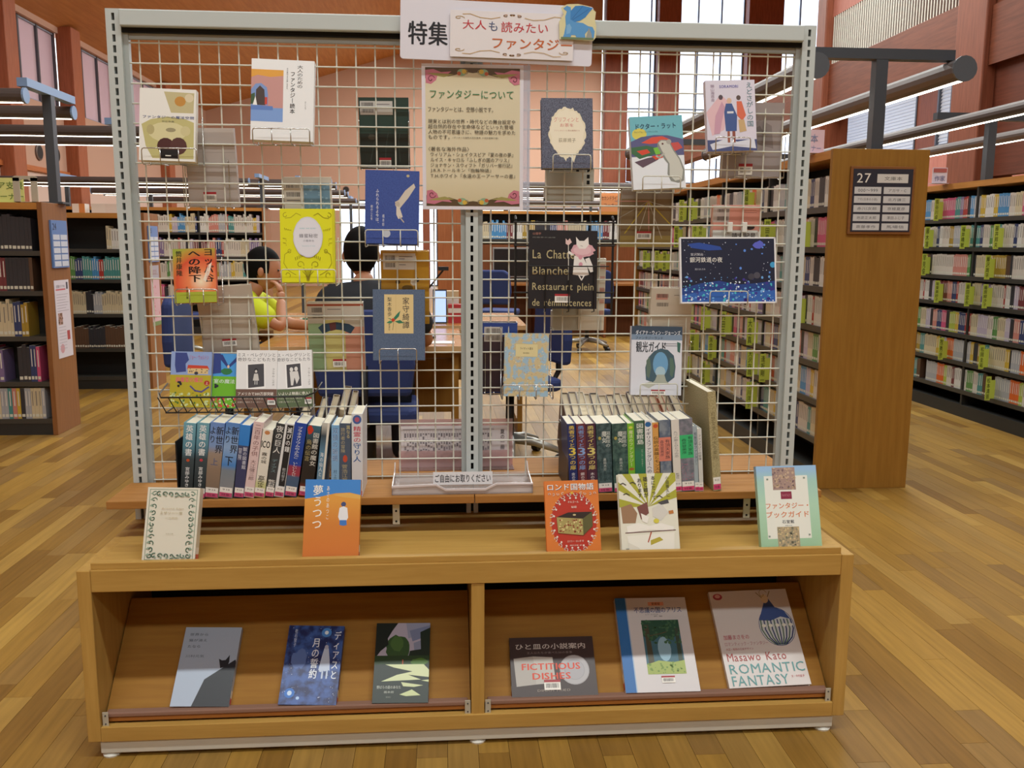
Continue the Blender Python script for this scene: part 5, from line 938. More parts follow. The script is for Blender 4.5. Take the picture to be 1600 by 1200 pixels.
# ================================================================== LIBRARY BOOKCASES
m_bc = wood('#8f6527', '#9d7230', 'Z', 3, .45); m_bcl = wood('#84552f', '#926139', 'Z', 3, .45); m_bcx = wood('#b57a3a', '#c58a46', 'X', 4, .45); m_bcy = wood('#b57a3a', '#c58a46', 'Y', 4, .45)
m_dark = plain('#2b2b29', .5); m_darker = plain('#161615', .7); m_shelfm = plain('#4a4843', .4, .3)
CASES = {}
def bookcase(key, name, label, axis, l0, l1, d0, d1, H, zs, endm, double=True, near_panel=True, far_panel=True, bay=.9):
    o = thing(name, label, 'bookcase', (l0, d0, 0) if axis == 'X' else (d0, l0, 0))
    Lh, Dp = l1-l0, d1-d0
    def bx_(nm, a0, a1, b0, b1, z0, z1, m, par=o, bevel=0):
        return (MB().box(a0, a1, b0, b1, z0, z1, m) if axis == 'X' else MB().box(b0, b1, a0, a1, z0, z1, m)).build(nm, par, bevel=bevel)
    t = .03
    if near_panel: bx_('end_panel', 0 if axis == 'Y' else Lh-t, t if axis == 'Y' else Lh, 0, Dp, 0, H, endm, bevel=.002)
    if far_panel: bx_('end_panel', Lh-t if axis == 'Y' else 0, Lh if axis == 'Y' else t, 0, Dp, 0, H, endm, bevel=.002)
    bx_('top_board', t, Lh-t, .004, Dp-.004, H-.045, H-.004, m_bcx if axis == 'X' else m_bcy)
    bx_('back_panel', t, Lh-t, Dp*.5-.006, Dp*.5+.006, .08, H-.045, m_darker)
    bx_('plinth', t, Lh-t, .01, Dp-.01, 0, .09, m_dark)
    for z in zs:
        bx_('shelf', t, Lh-t, .006, Dp-.006, z-.03, z, m_shelfm)
    n = max(1, round(Lh/bay))
    for k in range(1, n): bx_('divider', Lh*k/n-.01, Lh*k/n+.01, .012, Dp-.012, .09, H-.045, m_dark)
    CASES[key] = (axis, l0, l1, d0, d1, H, zs, n)
    return o
ZR = [1.427, 1.221, 1.015, .818, .60, .40, .198]
bookcase('near', 'bookcase', 'tall double-sided bookcase with the sign number 27 on its oak end panel', 'Y', 1.84, 6.25, 1.80, 2.285, 1.688, [1.416, 1.219, 1.022, .823, .64, .452, .256], m_bc)
bookcase('right', 'bookcase', 'long bookcase of paperbacks at the right edge behind the numbered one', 'Y', 1.9, 7.3, 3.66, 4.12, 1.686, ZR, m_bc)
ZL = [1.168, .919, .634, .345, .106]
bookcase('left', 'bookcase', 'low bookcase at the left edge with a blue number sign on its end panel', 'X', -4.3, -2.54, 3.38, 3.75, 1.467, ZL, m_bcl)
bookcase('left2', 'bookcase', 'low bookcase in the second row on the left behind the front one', 'X', -5.2, -2.52, 5.25, 5.62, 1.464, ZL, m_bcl)
bookcase('tall', 'bookcase', 'distant tall bookcase full of pale books seen through the left grid', 'X', -5.9, -2.45, 10.0, 10.45, 1.69, [1.36, 1.04, .74, .42], m_bcl)
bookcase('far', 'bookcase', 'distant bookcase behind the study booths seen through the right grid', 'X', .25, 2.9, 10.3, 10.7, 1.69, [1.3, .95, .6, .3], m_bcl)

PAL = {'pink': '#c8527c', 'pale': '#cfc6bc', 'white': '#dad7d2', 'cream': '#cdbf9e', 'blue': '#4a8cc0', 'navy': '#34406c', 'teal': '#4a8c8a', 'green': '#5c8c4c', 'red': '#a83a34', 'maroon': '#74343a', 'yellow': '#c9a93c', 'mustard': '#a88a34', 'orange': '#d8662c', 'grey': '#a8aab0', 'dark': '#34343a', 'purple': '#7c6a94', 'salmon': '#c98478', 'brown': '#5c4434', 'lilac': '#b9adc0', 'lime': '#a9b84a'}
STRONG = {'cream', 'pale', 'white'}
_um = {}
def unit_book(c, lab=True):
    k = (c, lab)
    if k not in _um:
        cm = plain(PAL[c], .42); mb = MB()
        mb.quad([(0, 0, 0), (1, 0, 0), (1, 0, 1), (0, 0, 1)], cm); mb.quad([(0, 1, 0), (0, 0, 0), (0, 0, 1), (0, 1, 1)], cm); mb.quad([(1, 0, 0), (1, 1, 0), (1, 1, 1), (1, 0, 1)], cm)
        for q in ([(0, 0, 1), (1, 0, 1), (1, 1, 1), (0, 1, 1)], [(1, 1, 0), (0, 1, 0), (0, 1, 1), (1, 1, 1)], [(0, 1, 0), (1, 1, 0), (1, 0, 0), (0, 0, 0)]): mb.quad(q, m_page)
        if lab:
            mb.quad([(.12, -.004, .06), (.88, -.004, .06), (.88, -.004, .15), (.12, -.004, .15)], printm('#d5d3c4'))
            if c not in ('dark', 'brown'): mb.quad([(.36, -.006, .42), (.64, -.006, .42), (.64, -.006, .9), (.36, -.006, .9)], printm('#d8d4cc' if c not in STRONG else '#8a847c'))
        _um[k] = mb
    return _um[k]
shelf_books = []     # (score, unit colour, matrix, label)
WHERE = {'near': 'of the bookcase numbered 27', 'right': 'of the long right-hand bookcase', 'left': 'of the front left bookcase', 'left2': 'of the second left bookcase', 'tall': 'of the distant left bookcase', 'far': 'of the distant bookcase behind the booths'}
def fill(key, row, start, end, runs, hmin, hmax, tmin, tmax, dep, seed, lean_p=.0, setback=.02):
    """runs: [(colour, count)...]; start→end along the case; 'gap' leaves empty room"""
    axis, l0, l1, d0, d1, H, zs, n = CASES[key]; z = zs[row]; R = random.Random(seed); s = 1 if end > start else -1; l = start; seq = []
    for c, k in runs: seq += [c]*k
    i = 0; cnt = 0; room = (H-.05 if row == 0 else zs[row-1]-.03)-z-.012
    cuts = [l0+(l1-l0)*k/n for k in range(1, n)]
    while (end-l)*s > .03:
        c = seq[i % len(seq)] if i < len(seq) or True else None; i += 1
        t = R.uniform(tmin, tmax); h = min(room, R.uniform(hmin, hmax))
        if c == 'gap': l += s*.09; continue
        a, b = min(l, l+s*t), max(l, l+s*t)
        hit = [q for q in cuts if a-.012 < q < b+.012]
        if hit: l = hit[0]+s*.0125; continue
        if b > l1-.035 or a < l0+.035: break
        cnt += 1
        if axis == 'X': M = Matrix.Translation((a, d0+setback, z)) @ Matrix.Diagonal((t-.0008, dep, h, 1)); p = Vector((a, d0, z+h/2)); fc = 1
        else: M = Matrix.Translation((d0+setback, b, z)) @ Matrix.Rotation(-math.pi/2, 4, 'Z') @ Matrix.Diagonal((t-.0008, dep, h, 1)); p = Vector((d0, (a+b)/2, z+h/2)); fc = None
        px, py, d = proj(p)
        if fc is None: fc = abs((p-CAM).normalized().x)
        vis = 1 if (-20 < px < 1620 and -20 < py < 1220) else 0
        if key == 'near' and px < 995: vis = 0
        if key == 'right' and px < 1425: vis = 0
        if key in ('left', 'left2') and px > 205: vis = 0
        side = 'near end' if axis == 'Y' else 'right end'
        if (axis == 'Y' and s < 0) or (axis == 'X' and s > 0): side = 'far end' if axis == 'Y' else 'left end'
        lab = '%s book, %s from %s, %s shelf %s' % ({'dark': 'black', 'pale': 'pale grey'}.get(c, c), ordinal(cnt), side, ordinal(row+1), WHERE[key])
        shelf_books.append((vis*t*h*fc/(d*d), c, M, lab)); l += s*t
CM = {'A': [('yellow', 2), ('blue', 6), ('pale', 3), ('cream', 4), ('pink', 9), ('teal', 3), ('purple', 2), ('red', 3), ('dark', 2), ('blue', 2), ('grey', 3), ('yellow', 3), ('white', 5)],
      'B': [('green', 2), ('cream', 3), ('teal', 2), ('pale', 6), ('navy', 2), ('white', 2), ('pale', 5), ('mustard', 3), ('grey', 5), ('yellow', 2), ('cream', 4), ('teal', 5), ('navy', 2), ('pale', 4)],
      'C': [('mustard', 8), ('brown', 2), ('dark', 1), ('pale', 14), ('salmon', 9), ('green', 2), ('dark', 2), ('cream', 9)],
      'D': [('pale', 7), ('red', 1), ('white', 3), ('dark', 2), ('lilac', 2), ('maroon', 8), ('salmon', 3), ('navy', 3), ('red', 1), ('pale', 8), ('cream', 5), ('purple', 5)],
      'E': [('pale', 3), ('green', 3), ('cream', 4), ('lilac', 3), ('dark', 2), ('salmon', 3), ('navy', 3), ('pink', 3), ('dark', 2), ('lime', 4), ('yellow', 2), ('navy', 4), ('red', 3), ('cream', 4), ('lilac', 6)],
      'F': [('yellow', 2), ('dark', 3), ('mustard', 3), ('teal', 3), ('cream', 8), ('yellow', 2), ('dark', 1), ('grey', 4), ('orange', 5), ('grey', 10)],
      'G': [('pale', 3), ('teal', 3), ('brown', 2), ('gap', 1), ('grey', 8), ('orange', 5), ('lime', 2), ('pale', 3), ('maroon', 2), ('white', 6), ('green', 4)],
      'H': [('pale', 4), ('yellow', 2), ('lilac', 3), ('blue', 4), ('cream', 5), ('navy', 2), ('white', 4), ('salmon', 5), ('grey', 4), ('red', 2), ('teal', 3), ('pale', 6)],
      'J': [('white', 4), ('dark', 4), ('pale', 3), ('navy', 3), ('cream', 4), ('orange', 4), ('pale', 8), ('teal', 2), ('grey', 5)],
      'K': [('pink', 7), ('dark', 2), ('pale', 5), ('salmon', 6), ('cream', 6), ('blue', 4), ('white', 5), ('purple', 3)]}
for r, k in enumerate('ABCDEFG'): fill('right', r, 4.47, 2.35, CM[k], .146, .156, .015, .026, .105, 40+r)
for r, k in enumerate('JKJDEHB'): fill('near', r, 1.88, 6.2, CM[k], .14, .152, .014, .025, .105, 60+r)
LFT = [[('brown', 2), ('dark', 12)], [('brown', 4), ('maroon', 3), ('dark', 6)], [('salmon', 2), ('cream', 6), ('navy', 2), ('mustard', 2), ('dark', 2)], [('navy', 2), ('pink', 1), ('purple', 2), ('gap', 1), ('dark', 3)], [('cream', 3), ('grey', 2), ('teal', 1), ('salmon', 1), ('yellow', 1), ('dark', 1), ('grey', 2)]]
for r in range(5): fill('left', r, -2.96, -2.6+(-.06 if r == 2 else 0), LFT[r], .2, .24, .018, .03, .15, 80+r)
L2T = [[('white', 2), ('maroon', 1), ('gap', 4), ('cream', 2), ('white', 1)], [('teal', 4), ('green', 4), ('navy', 3), ('teal', 4), ('blue', 3), ('red', 2), ('teal', 3)], [('cream', 12), ('dark', 3), ('grey', 4)], [('brown', 12), ('dark', 8)], [('dark', 1), ('gap', 40)]]
for r in range(4): fill('left2', r, -3.25, -2.56, L2T[r], .16, .19, .014, .022, .13, 90+r)
for r in range(4): fill('tall', r, -5.0, -2.5, CM['HDBK'[r]], .19, .25, .018, .035, .16, 100+r)
fill('far', 0, .3, 2.85, [('cream', 10), ('blue', 8), ('maroon', 3), ('white', 5), ('mustard', 6), ('dark', 9), ('navy', 4), ('salmon', 5)], .2, .26, .02, .035, .16, 110)
shelf_books.sort(key=lambda b: -b[0])
_ms = {}
for sc_, c, M, lab in shelf_books[:295]:
    if c not in _ms: _ms[c] = unit_book(c).mesh('book')
    o = put(_ms[c], 'book'); o.matrix_world = M; tag(o, lab, 'book', 'books on the library shelves')
rest = MB()
for sc_, c, M, lab in shelf_books[295:]:
    u = unit_book(c, sc_ > 0); i = len(rest.v); rest.v += [tuple(M @ Vector(v)) for v in u.v]; rest.f += [tuple(i+q for q in f) for f in u.f]; rest.m += [rest.mi(u.mats[q]) for q in u.m]
tag(rest.build('shelved_books'), 'remaining small books packed on the library shelves', 'books', kind='stuff')

# lime index cards between the paperbacks
CN = [('right', 1469, 324, '長谷川卓'), ('right', 1454, 369, '藤木凛'), ('right', 1510, 369, '福井晴敏'), ('right', 1563, 366, '藤井邦夫'), ('right', 1449, 410, '早見俊'), ('right', 1549, 415, '藤沢周平'), ('right', 1469, 457, '坂東眞砂子'), ('right', 1517, 460, '藤田宜永'), ('right', 1545, 462, '藤原緋沙子'), ('right', 1476, 541, '牧秀彦'), ('right', 1540, 553, '松岡圭祐'), ('right', 1550, 601, '松本清張'),
      ('near', 1070, 325, '石田衣良'), ('near', 1085, 322, '五木寛之'), ('near', 1173, 305, '遠藤周作'), ('near', 1062, 361, '稲葉稔'), ('near', 1091, 358, '井上靖'), ('near', 1100, 357, '今井絵美'), ('near', 1189, 358, '海月ルイ'), ('near', 1206, 356, '門田泰明'), ('near', 1012, 402, '浅田次郎'), ('near', 1031, 402, '阿刀田高'), ('near', 1043, 402, '有栖川有栖'), ('near', 1105, 499, '鈴木さとる'), ('near', 1136, 508, '内田正'), ('near', 1178, 520, '大島真'), ('near', 1087, 536, '江國香織'), ('near', 1116, 546, '落合信彦'), ('near', 1178, 570, '大沢在昌'), ('near', 1198, 582, '逢坂剛一'), ('near', 1075, 573, '江戸川乱歩'), ('near', 1104, 587, '奥田英朗'), ('near', 1177, 614, '小川洋子'), ('near', 1260, 358, '金子成人'), ('near', 1252, 482, '川上弘美')]
rowcount = {}
for key, px, py, s in CN:
    X = (3.66 if key == 'right' else 1.80)-.004; p = atX(px, py, X); axis, l0, l1, d0, d1, H, zs, n = CASES[key]
    row = min(range(len(zs)), key=lambda r: abs(zs[r]+.06-p.z)); h, w_ = .165, .042
    rowcount.setdefault((key, row), []).append((p.y, s, zs[row]-.012))
for (key, row), items in rowcount.items():
    X = (3.66 if key == 'right' else 1.80)-.004
    for k, (y, s, z) in enumerate(sorted(items)):
        o = thing('index_card', 'lime index card, %s from near end, %s shelf %s' % (ordinal(k+1), ordinal(row+1), WHERE[key]), 'index card', group='lime index cards between the paperbacks',
                  mat=Matrix.Translation((X-.048, y, z)))
        MB().box(.036, .15, .0005, .0015, .012, .14, plain('#b9c74c', .5)).build('divider_tab', o)
        MB().box(.004, .041, 0, .002, 0, .165, plain('#b9c74c', .5)).build('card', o)
        make_print([('v', s, .24, .06, .82, .94, .01, '#3a4418')], .042, .165, lift=.0008).build('lettering', o)

# ------------------------------------------------------------------ number signs and papers on end panels
s27 = thing('number_sign', 'dark sign with the number 27 and white name strips on the oak end panel', 'sign', tuple(at(1326, 362, 1.838)))
a = at(1326, 362, 1.838); b = at(1425, 265, 1.838); sw, sh = b.x-a.x, b.z-a.z
MB().box(-.012, sw+.012, -.014, .0, -.012, sh+.012, wood('#7f522c', '#8c5c34', 'X', 5)).build('frame', s27, bevel=.002); MB().box(0, sw, -.016, -.012, 0, sh, plain('#2c2f3c', .35)).build('plate', s27)
pr = [('t', '27', .06, .07, .29, .22, .004, '#e6e2da'), ('r', .4, .08, .92, .22, '#d5d3cf'), ('t', '文庫本', .52, .12, .82, .18, 0, '#444')]
for k, (l, r) in enumerate((('000〜999', 'アガサ・C'), ('ア行(日本の小説)', '北方謙三'), ('赤川次郎', '京極夏彦'), ('池波正太郎', '澤田ふじ子'), ('斎藤孝作', '馬場信'))):
    v = .285+.145*k; pr += [('r', .03, v, .48, v+.11, '#cfd0d2'), ('r', .52, v, .97, v+.11, '#cfd0d2'), ('t', l, .09, v+.03, .42, v+.08, 0, '#4c4c54'), ('t', r, .6, v+.03, .9, v+.08, 0, '#4c4c54')]
q = make_print(pr, sw, sh, y0=-.016); q.build('lettering', s27)
def side_sheet(name, label, cat, X, y0, y1, z0, z1, prims, base, T=.002, frame=None):
    """flat sheet on a panel facing +X; local x runs along -Y→+Y as seen from the right"""
    o = thing(name, label, cat, mat=Matrix.Translation((X+T, y0, z0)) @ Matrix.Rotation(math.pi/2, 4, 'Z'))
    MB().box(0, y1-y0, 0, T, 0, z1-z0, base).build('board', o)
    make_print(prims, y1-y0, z1-z0, lift=.001).build('print', o); return o
def blue_sign(label, X, y0, num):
    pr = [('t', num, .08, .06, .3, .2, .004, '#3a4660')]
    for k in range(5):
        v = .3+.14*k; pr += [('r', .06, v, .48, v+.11, '#c9cfdc'), ('r', .53, v, .95, v+.11, '#c9cfdc')]
    side_sheet('number_sign', label, 'sign', X, y0, y0+.24, 1.06, 1.36, pr, plain('#5f83bc', .35), .012)
blue_sign('blue sign with white strips on the front left bookcase end panel', -2.54, 3.47, '24')
blue_sign('blue sign with white strips on the second left bookcase end panel', -2.52, 5.32, '25')
fly = [('r', 0, 0, 1, 1, '#d9d2dc'), ('t', '読書のすすめ', .12, .06, .7, .1, .01, '#4c4c58'), ('r', .08, .11, .74, .13, '#c96a74'), ('r', .8, .03, .92, .12, '#4a4c58')]
for k in range(7): fly.append(('r', .1, .18+.035*k, .9-.1*(k % 3), .187+.035*k, '#a9a0ac'))
fly += [('r', .12, .42, .42, .57, '#b08a84'), ('dots', 30, .13, .43, .41, .56, .004, .008, 3, '#8c6a4c'), ('r', .66, .66, .86, .78, '#b04a50'), ('p', ell(.28, .88, .14, .06, 16), '#cf9aa4')]
for k in range(8): fly.append(('r', .1, .6+.04*k, .6, .606+.04*k, '#b0a8b4'))
side_sheet('flyer', 'pale flyer with small pictures taped below the blue sign on the front left end panel', 'flyer', -2.54, 3.475, 3.70, .48, .98, fly, plain('#d9d2dc', .6), .0012)
side_sheet('flyer', 'pink and grey flyer taped on the second left bookcase end panel', 'flyer', -2.52, 5.33, 5.56, .52, 1.03, [('r', 0, 0, 1, .22, '#a9a6b4'), ('t', 'おはなし', .15, .06, .85, .16, .02, '#8c5a4c'), ('r', 0, .22, 1, 1, '#cfa9b4'), ('dots', 14, .1, .3, .9, .9, .006, .014, 4, '#c4747c'), ('r', 0, .93, 1, 1, '#6f8c5c')], plain('#cfa9b4', .5), .0012)
def standing_sign(label, x0, y0, x1, y1, Z, prims, base, Yp=None):
    Yp = Yp or atZ((x0+x1)/2, y1, Z).y; a = at(x0, y1, Yp); b = at(x1, y0, Yp); w_, h_ = b.x-a.x, b.z-Z
    o = thing('topic_sign', label, 'sign', (a.x, Yp, Z)); MB().box(0, w_, 0, .004, 0, h_, plain(base, .5)).build('card', o); MB().box(0, w_, -.03, .05, 0, .003, plain(base, .5)).build('foot', o)
    make_print(prims, w_, h_, lift=.002, step=.0002).build('lettering', o)
standing_sign('yellow-green card sign with green characters on the front left bookcase', -32, 278, 36, 315, 1.467, [('t', 'シニア支援', .05, .15, .98, .45, .01, '#5c7a3c'), ('t', 'コーナー', .3, .62, .98, .85, .01, '#5c7a3c')], '#d5dc8c', 3.62)
standing_sign('orange card sign with dark characters on the distant bookcase', 937, 302, 969, 334, 1.69, [('t', 'セカンドライフ', .08, .14, .95, .34, .015, '#5c3a2c'), ('t', 'コーナー', .2, .5, .9, .66, .01, '#5c3a2c')], '#d08a58')
standing_sign('pinkish white card sign on top of the bookcase numbered 27', 1236, 203, 1289, 240, 1.688, [('t', '文庫本', .1, .18, .8, .55, .01, '#7f8cae'), ('t', 'コーナー', .3, .66, .9, .9, .005, '#7f8cae')], '#d9c0cc')
standing_sign('small white notice card on top of the long right-hand bookcase', 1456, 262, 1481, 287, 1.686, [('r', .05, .05, .95, .3, '#b0605c'), ('t', '作家', .15, .5, .85, .85, .01, '#6a6a90')], '#d5c9d6')
# bookend and leaflets standing on the left bookcases
bo = thing('bookend', 'beige plastic bookend with an arched hole on the front left bookcase', 'bookend', (at(22, 315, 3.44).x, 3.44, 1.467)); w_ = at(60, 315, 3.44).x-bo.location.x; h_ = .16
mbm = plain('#b9b3a2', .5); q = MB()
q.box(0, w_*.27, 0, .006, 0, h_*.93, mbm).box(w_*.73, w_, 0, .006, 0, h_*.93, mbm).prism([(0, h_*.8), (w_*.27, h_*.8), (w_*.4, h_*.87), (w_*.6, h_*.87), (w_*.73, h_*.8), (w_, h_*.8), (w_, h_*.95), (w_*.9, h_), (w_*.1, h_), (0, h_*.95)], 0, .006, mbm).build('plate', bo); MB().box(0, w_, 0, .1, 0, .003, mbm).build('foot_plate', bo)
for k, (x0, x1, col, lab) in enumerate(((113, 132, '#d98a4c', 'orange and white leaflet box on the second left bookcase'), (143, 182, '#e6dcd6', 'white leaflet box on the second left bookcase'))):
    a = at(x0, 330, 5.4); b = at(x1, 318, 5.4); o = thing('leaflet_box', lab, 'box', (a.x, 5.4, 1.464)); MB().box(0, b.x-a.x, 0, .1, 0, .075, plain('#e9e2dc', .5)).build('body', o); MB().box((b.x-a.x)*.55, b.x-a.x, -.002, 0, 0, .075, plain(col, .5)).build('front_card', o)

# ------------------------------------------------------------------ strip lights above the bookcases
m_fix = plain('#4a5058', .45, .3); m_cap_lit = plain('#83a2cc', .4); m_tube = glow('#fff6e2', 7.0); m_hous = plain('#59504e', .5, .2); m_capd = plain('#565c64', .4)  # the light blue cap colour has daylight painted in, on end caps and crossbars
def shelf_light(label, axis, l0, l1, c, half, z, ztop, posts, capm=m_cap_lit, lit=None, r=.042):
    o = thing('shelf_light', label, 'light', (posts[0], c, ztop) if axis == 'X' else (c, posts[0], ztop)); ox, oy, oz = o.location
    def P(l, d, zz): return (l-ox, d-oy, zz-oz) if axis == 'X' else (d-ox, l-oy, zz-oz)
    def B(nm, a0, a1, b0, b1, z0, z1, m, par=o):
        p, q = P(a0, b0, z0), P(a1, b1, z1); return MB().box(min(p[0], q[0]), max(p[0], q[0]), min(p[1], q[1]), max(p[1], q[1]), p[2], q[2], m).build(nm, par)
    for l in posts:
        B('post', l-.028, l+.028, c-.03, c+.03, ztop, z+.06, m_fix); B('post_base', l-.07, l+.07, c-.06, c+.06, ztop, ztop+.012, m_fix); B('crossbar', l-.03, l+.03, c-half, c+half, z+.055, z+.105, m_fix if capm is m_capd else capm)
    for s in (-1, 1):
        d = c+s*half
        h = MB().tube([P(l0, d, z), P(l1, d, z)], r, m_hous, 14).build('housing', o, smooth=False)
        B('tube', l0+.02, l1-.02, d-.011, d+.011, z-r-.002, z-r+.008, m_tube, o)
        for l in (l0, l1): MB().tube([P(l-.006, d, z), P(l+.006, d, z)], r*1.12, capm, 16).build('end_cap', o)
shelf_light('strip light on a T-post above the bookcase numbered 27', 'Y', 1.9, 6.2, 2.09, .37, 2.08, 1.688, [2.02, 5.9], m_capd, r=.055)
shelf_light('strip light above the long right-hand bookcase', 'Y', 2.1, 7.1, 3.85, .42, 2.06, 1.686, [3.9, 6.9], m_capd)
shelf_light('strip light on a blue-grey T-post above the front left bookcase', 'X', -4.3, -2.565, 3.69, .36, 2.09, 1.467, [-2.58])
shelf_light('long strip light above the second left bookcase', 'X', -6.0, -2.4, 5.43, .34, 2.09, 1.464, [-2.7])
shelf_light('strip light on a T-post above the distant left bookcase', 'X', -5.9, -2.6, 10.2, .34, 2.02, 1.69, [-2.5])
wn = ['first', 'second', 'third', 'fourth', 'fifth', 'sixth', 'seventh']
for k, y in enumerate((11.6, 14.2, 17.2, 20.6)):
    shelf_light('distant left strip light, %s row from the front' % wn[k], 'X', -6.1, -1.7-.08*k, y, .3, 2.1, 0, [-5.6+.4*(k % 3), -2.2+.1*k], r=.05)
    shelf_light('distant right strip light, %s row from the front' % wn[k], 'X', .55+.12*k, 3.3+.18*k, y, .3, 2.1, 0, [.9+.2*k, 2.9+.12*k], r=.05)

# ------------------------------------------------------------------ reading tables
m_tab = wood('#a8743e', '#b98448', 'X', 3, .22); m_edge = plain('#cfa878', .4)
def table(label, x0, x1, y0, y1):
    o = thing('reading_table', label, 'table', (x0, y0, 0)); W, D = x1-x0, y1-y0
    MB().box(0, W, 0, D, .695, .72, m_tab).build('table_top', o, bevel=.003); MB().box(0, W, -.004, .0, .692, .72, m_edge).build('edge_strip', o)
    for x in (.02, W-.05):
        p = MB(); p.box(x, x+.03, .06, .12, 0, .695, m_bc).box(x, x+.03, D-.12, D-.06, 0, .695, m_bc).box(x, x+.03, .12, D-.12, .58, .695, m_bc).box(x, x+.03, .12, D-.12, 0, .1, m_bc).build('leg_frame', o)
    MB().box(.05, W-.05, D*.5-.01, D*.5+.01, .3, .6, m_bc).build('apron', o)
table('oak reading table where the grey-shirted person sits', -1.0, .02, 2.0, 2.95)
table('oak reading table behind the first one', -1.35, .45, 3.15, 4.2)
pp = thing('paper_sheet', 'white papers lying on the near reading table', 'papers', (-.2, 2.1, .7205)); MB().box(0, .18, 0, .12, 0, .003, plain('#d9d4d6', .6)).build('sheet', pp)
er = thing('marker_case', 'small green and white case lying on the reading table', 'case', tuple(atZ(468, 502, .7205))); MB().box(0, .08, 0, .03, 0, .02, plain('#d5d8d2', .5)).build('body', er, bevel=.004); MB().box(.02, .06, -.001, .031, .004, .0205, plain('#4a8c6c', .5)).build('sleeve', er)

# ------------------------------------------------------------------ blue swivel chairs
m_blue = plain('#27376c', .85); m_cst = plain('#1c1d20', .5); m_star = plain('#a9a9a4', .35, .6)
def office_chair(label, x, y, rz, back=True):
    o = thing('swivel_chair', label, 'chair', (x, y, 0), 'blue swivel chairs'); o.rotation_euler = (0, 0, rz)
    st = MB()
    for k in range(5):
        a = k*2*math.pi/5+.3; c, s = math.cos(a), math.sin(a)
        MB().tube([(0, 0, .13), (c*.15, s*.15, .115), (c*.29, s*.29, .075)], [.03, .024, .017], m_star, 8).build('star_arm', o, smooth=True)
        MB().tube([(c*.29-s*.02, s*.29+c*.02, .028), (c*.29+s*.02, s*.29-c*.02, .028)], .028, m_cst, 12).build('caster', o)
    MB().tube([(0, 0, .1), (0, 0, .4)], .024, m_cst, 12).build('column', o, smooth=True)
    sb = MB(); sb.prism([(-.23, -.2), (-.2, -.23), (.2, -.23), (.23, -.2), (.22, .2), (.16, .24), (-.16, .24), (-.22, .2)], .42, .49, m_blue, 'Z').build('seat', o, bevel=.025)
    MB().prism([(-.2, .56), (.2, .56), (.22, .7), (.2, .9), (.14, .94), (-.14, .94), (-.2, .9), (-.22, .7)], -.29, -.23, m_blue, 'Y').build('backrest', o, bevel=.02)
    MB().tube([(0, -.1, .42), (0, -.26, .43), (0, -.3, .5), (0, -.295, .7)], .016, m_cst, 8).build('back_support', o, smooth=True)
    return o
office_chair('blue swivel chair under the grey-shirted person', -.42, 1.72, 0)
office_chair('blue swivel chair under the yellow-shirted person', -1.28, 2.62, -math.pi/2)
office_chair('blue swivel chair tucked at the right end of the reading tables', .3, 2.55, math.pi/2+.3)
office_chair('blue swivel chair with pale star base at the study booths', 1.6, 7.9, .2)
office_chair('blue swivel chair left of the pale star base one at the study booths', .55, 7.8, -.3)
q = atZ(283, 560, 0); office_chair('blue swivel chair standing alone behind the red and green paperback', q.x, q.y, 2.4)

# ------------------------------------------------------------------ study booths, screen and lamp behind the right grid
m_booth = wood('#6f3f22', '#7f4a2a', 'Z', 3, .45)
bt = thing('study_booth', 'row of dark brown wooden study booths with a desk behind the right grid', 'study booth', (.25, 9.0, 0))
MB().box(0, 2.75, .95, .98, 0, 1.22, m_booth).build('back_board', bt); MB().box(0, 2.75, .3, .95, .69, .72, wood('#8f5c30', '#9c683a', 'X', 3)).build('desk_top', bt)
for x in (0, .9, 1.8, 2.72): MB().box(x, x+.03, .3, .95, 0, 1.22, m_booth).build('partition', bt)
tv = thing('monitor', 'dark monitor in a grey frame on the study booth desk', 'monitor', (.62, 9.75, .72)); MB().box(-.02, .78, 0, .03, .06, .46, plain('#8a8684', .4)).build('frame', tv, bevel=.004); MB().box(0, .76, -.003, 0, .08, .44, plain('#17181c', .15)).build('screen', tv); MB().box(.28, .48, 0, .12, 0, .06, m_cst).build('stand', tv)
cu = thing('cup', 'small white cup on the study booth desk', 'cup', (2.12, 9.4, .72)); MB().lathe([(.035, 0), (.045, .08), (.041, .08), (.033, .006)], 0, 0, plain('#d9d6d0', .3), 16).build('bowl', cu, smooth=True)
p = at(692, 420, 2.3); lp = thing('desk_lamp', 'thin black desk lamp on the reading table right of the grey-shirted person', 'lamp', (p.x-.1, 2.4, .72))
MB().lathe([(.06, 0), (.06, .012), (.012, .02)], 0, 0, m_cst, 16).build('base', lp); MB().tube([(0, 0, .01), (0, 0, .24), (.1, -.06, p.z-.72-.01)], .005, m_cst, 8).build('arm', lp); MB().box(.075, .13, -.075, -.045, p.z-.73, p.z-.71, m_cst).build('head', lp)
p = at(676, 462, 3.3); tb_ = thing('tablet', 'glowing tablet screen leaning on the far reading table', 'tablet', (p.x, 3.3, .72)); tb_.rotation_euler = (math.radians(-12), 0, 0); MB().box(0, .09, 0, .008, 0, .22, m_cst).build('body', tb_); MB().box(.006, .084, -.001, 0, .01, .21, glow('#9fb8f0', .9)).build('screen', tb_)
for k, (px, col, h, lab) in enumerate(((693, '#c8b48c', .2, 'tan box file on the far reading table'), (700, '#b03034', .12, 'red and white pack on the far reading table'))):
    p = at(px, 455, 3.32+.1*k); o = thing('box_file', lab, 'box', (p.x, 3.32+.12*(1-k), .72)); MB().box(0, .1, 0, .08, 0, h, plain(col, .5)).build('body', o); MB().box(0, .1, -.001, 0, h*.55, h*.8, plain('#d9d6d0', .5)).build('label_band', o)

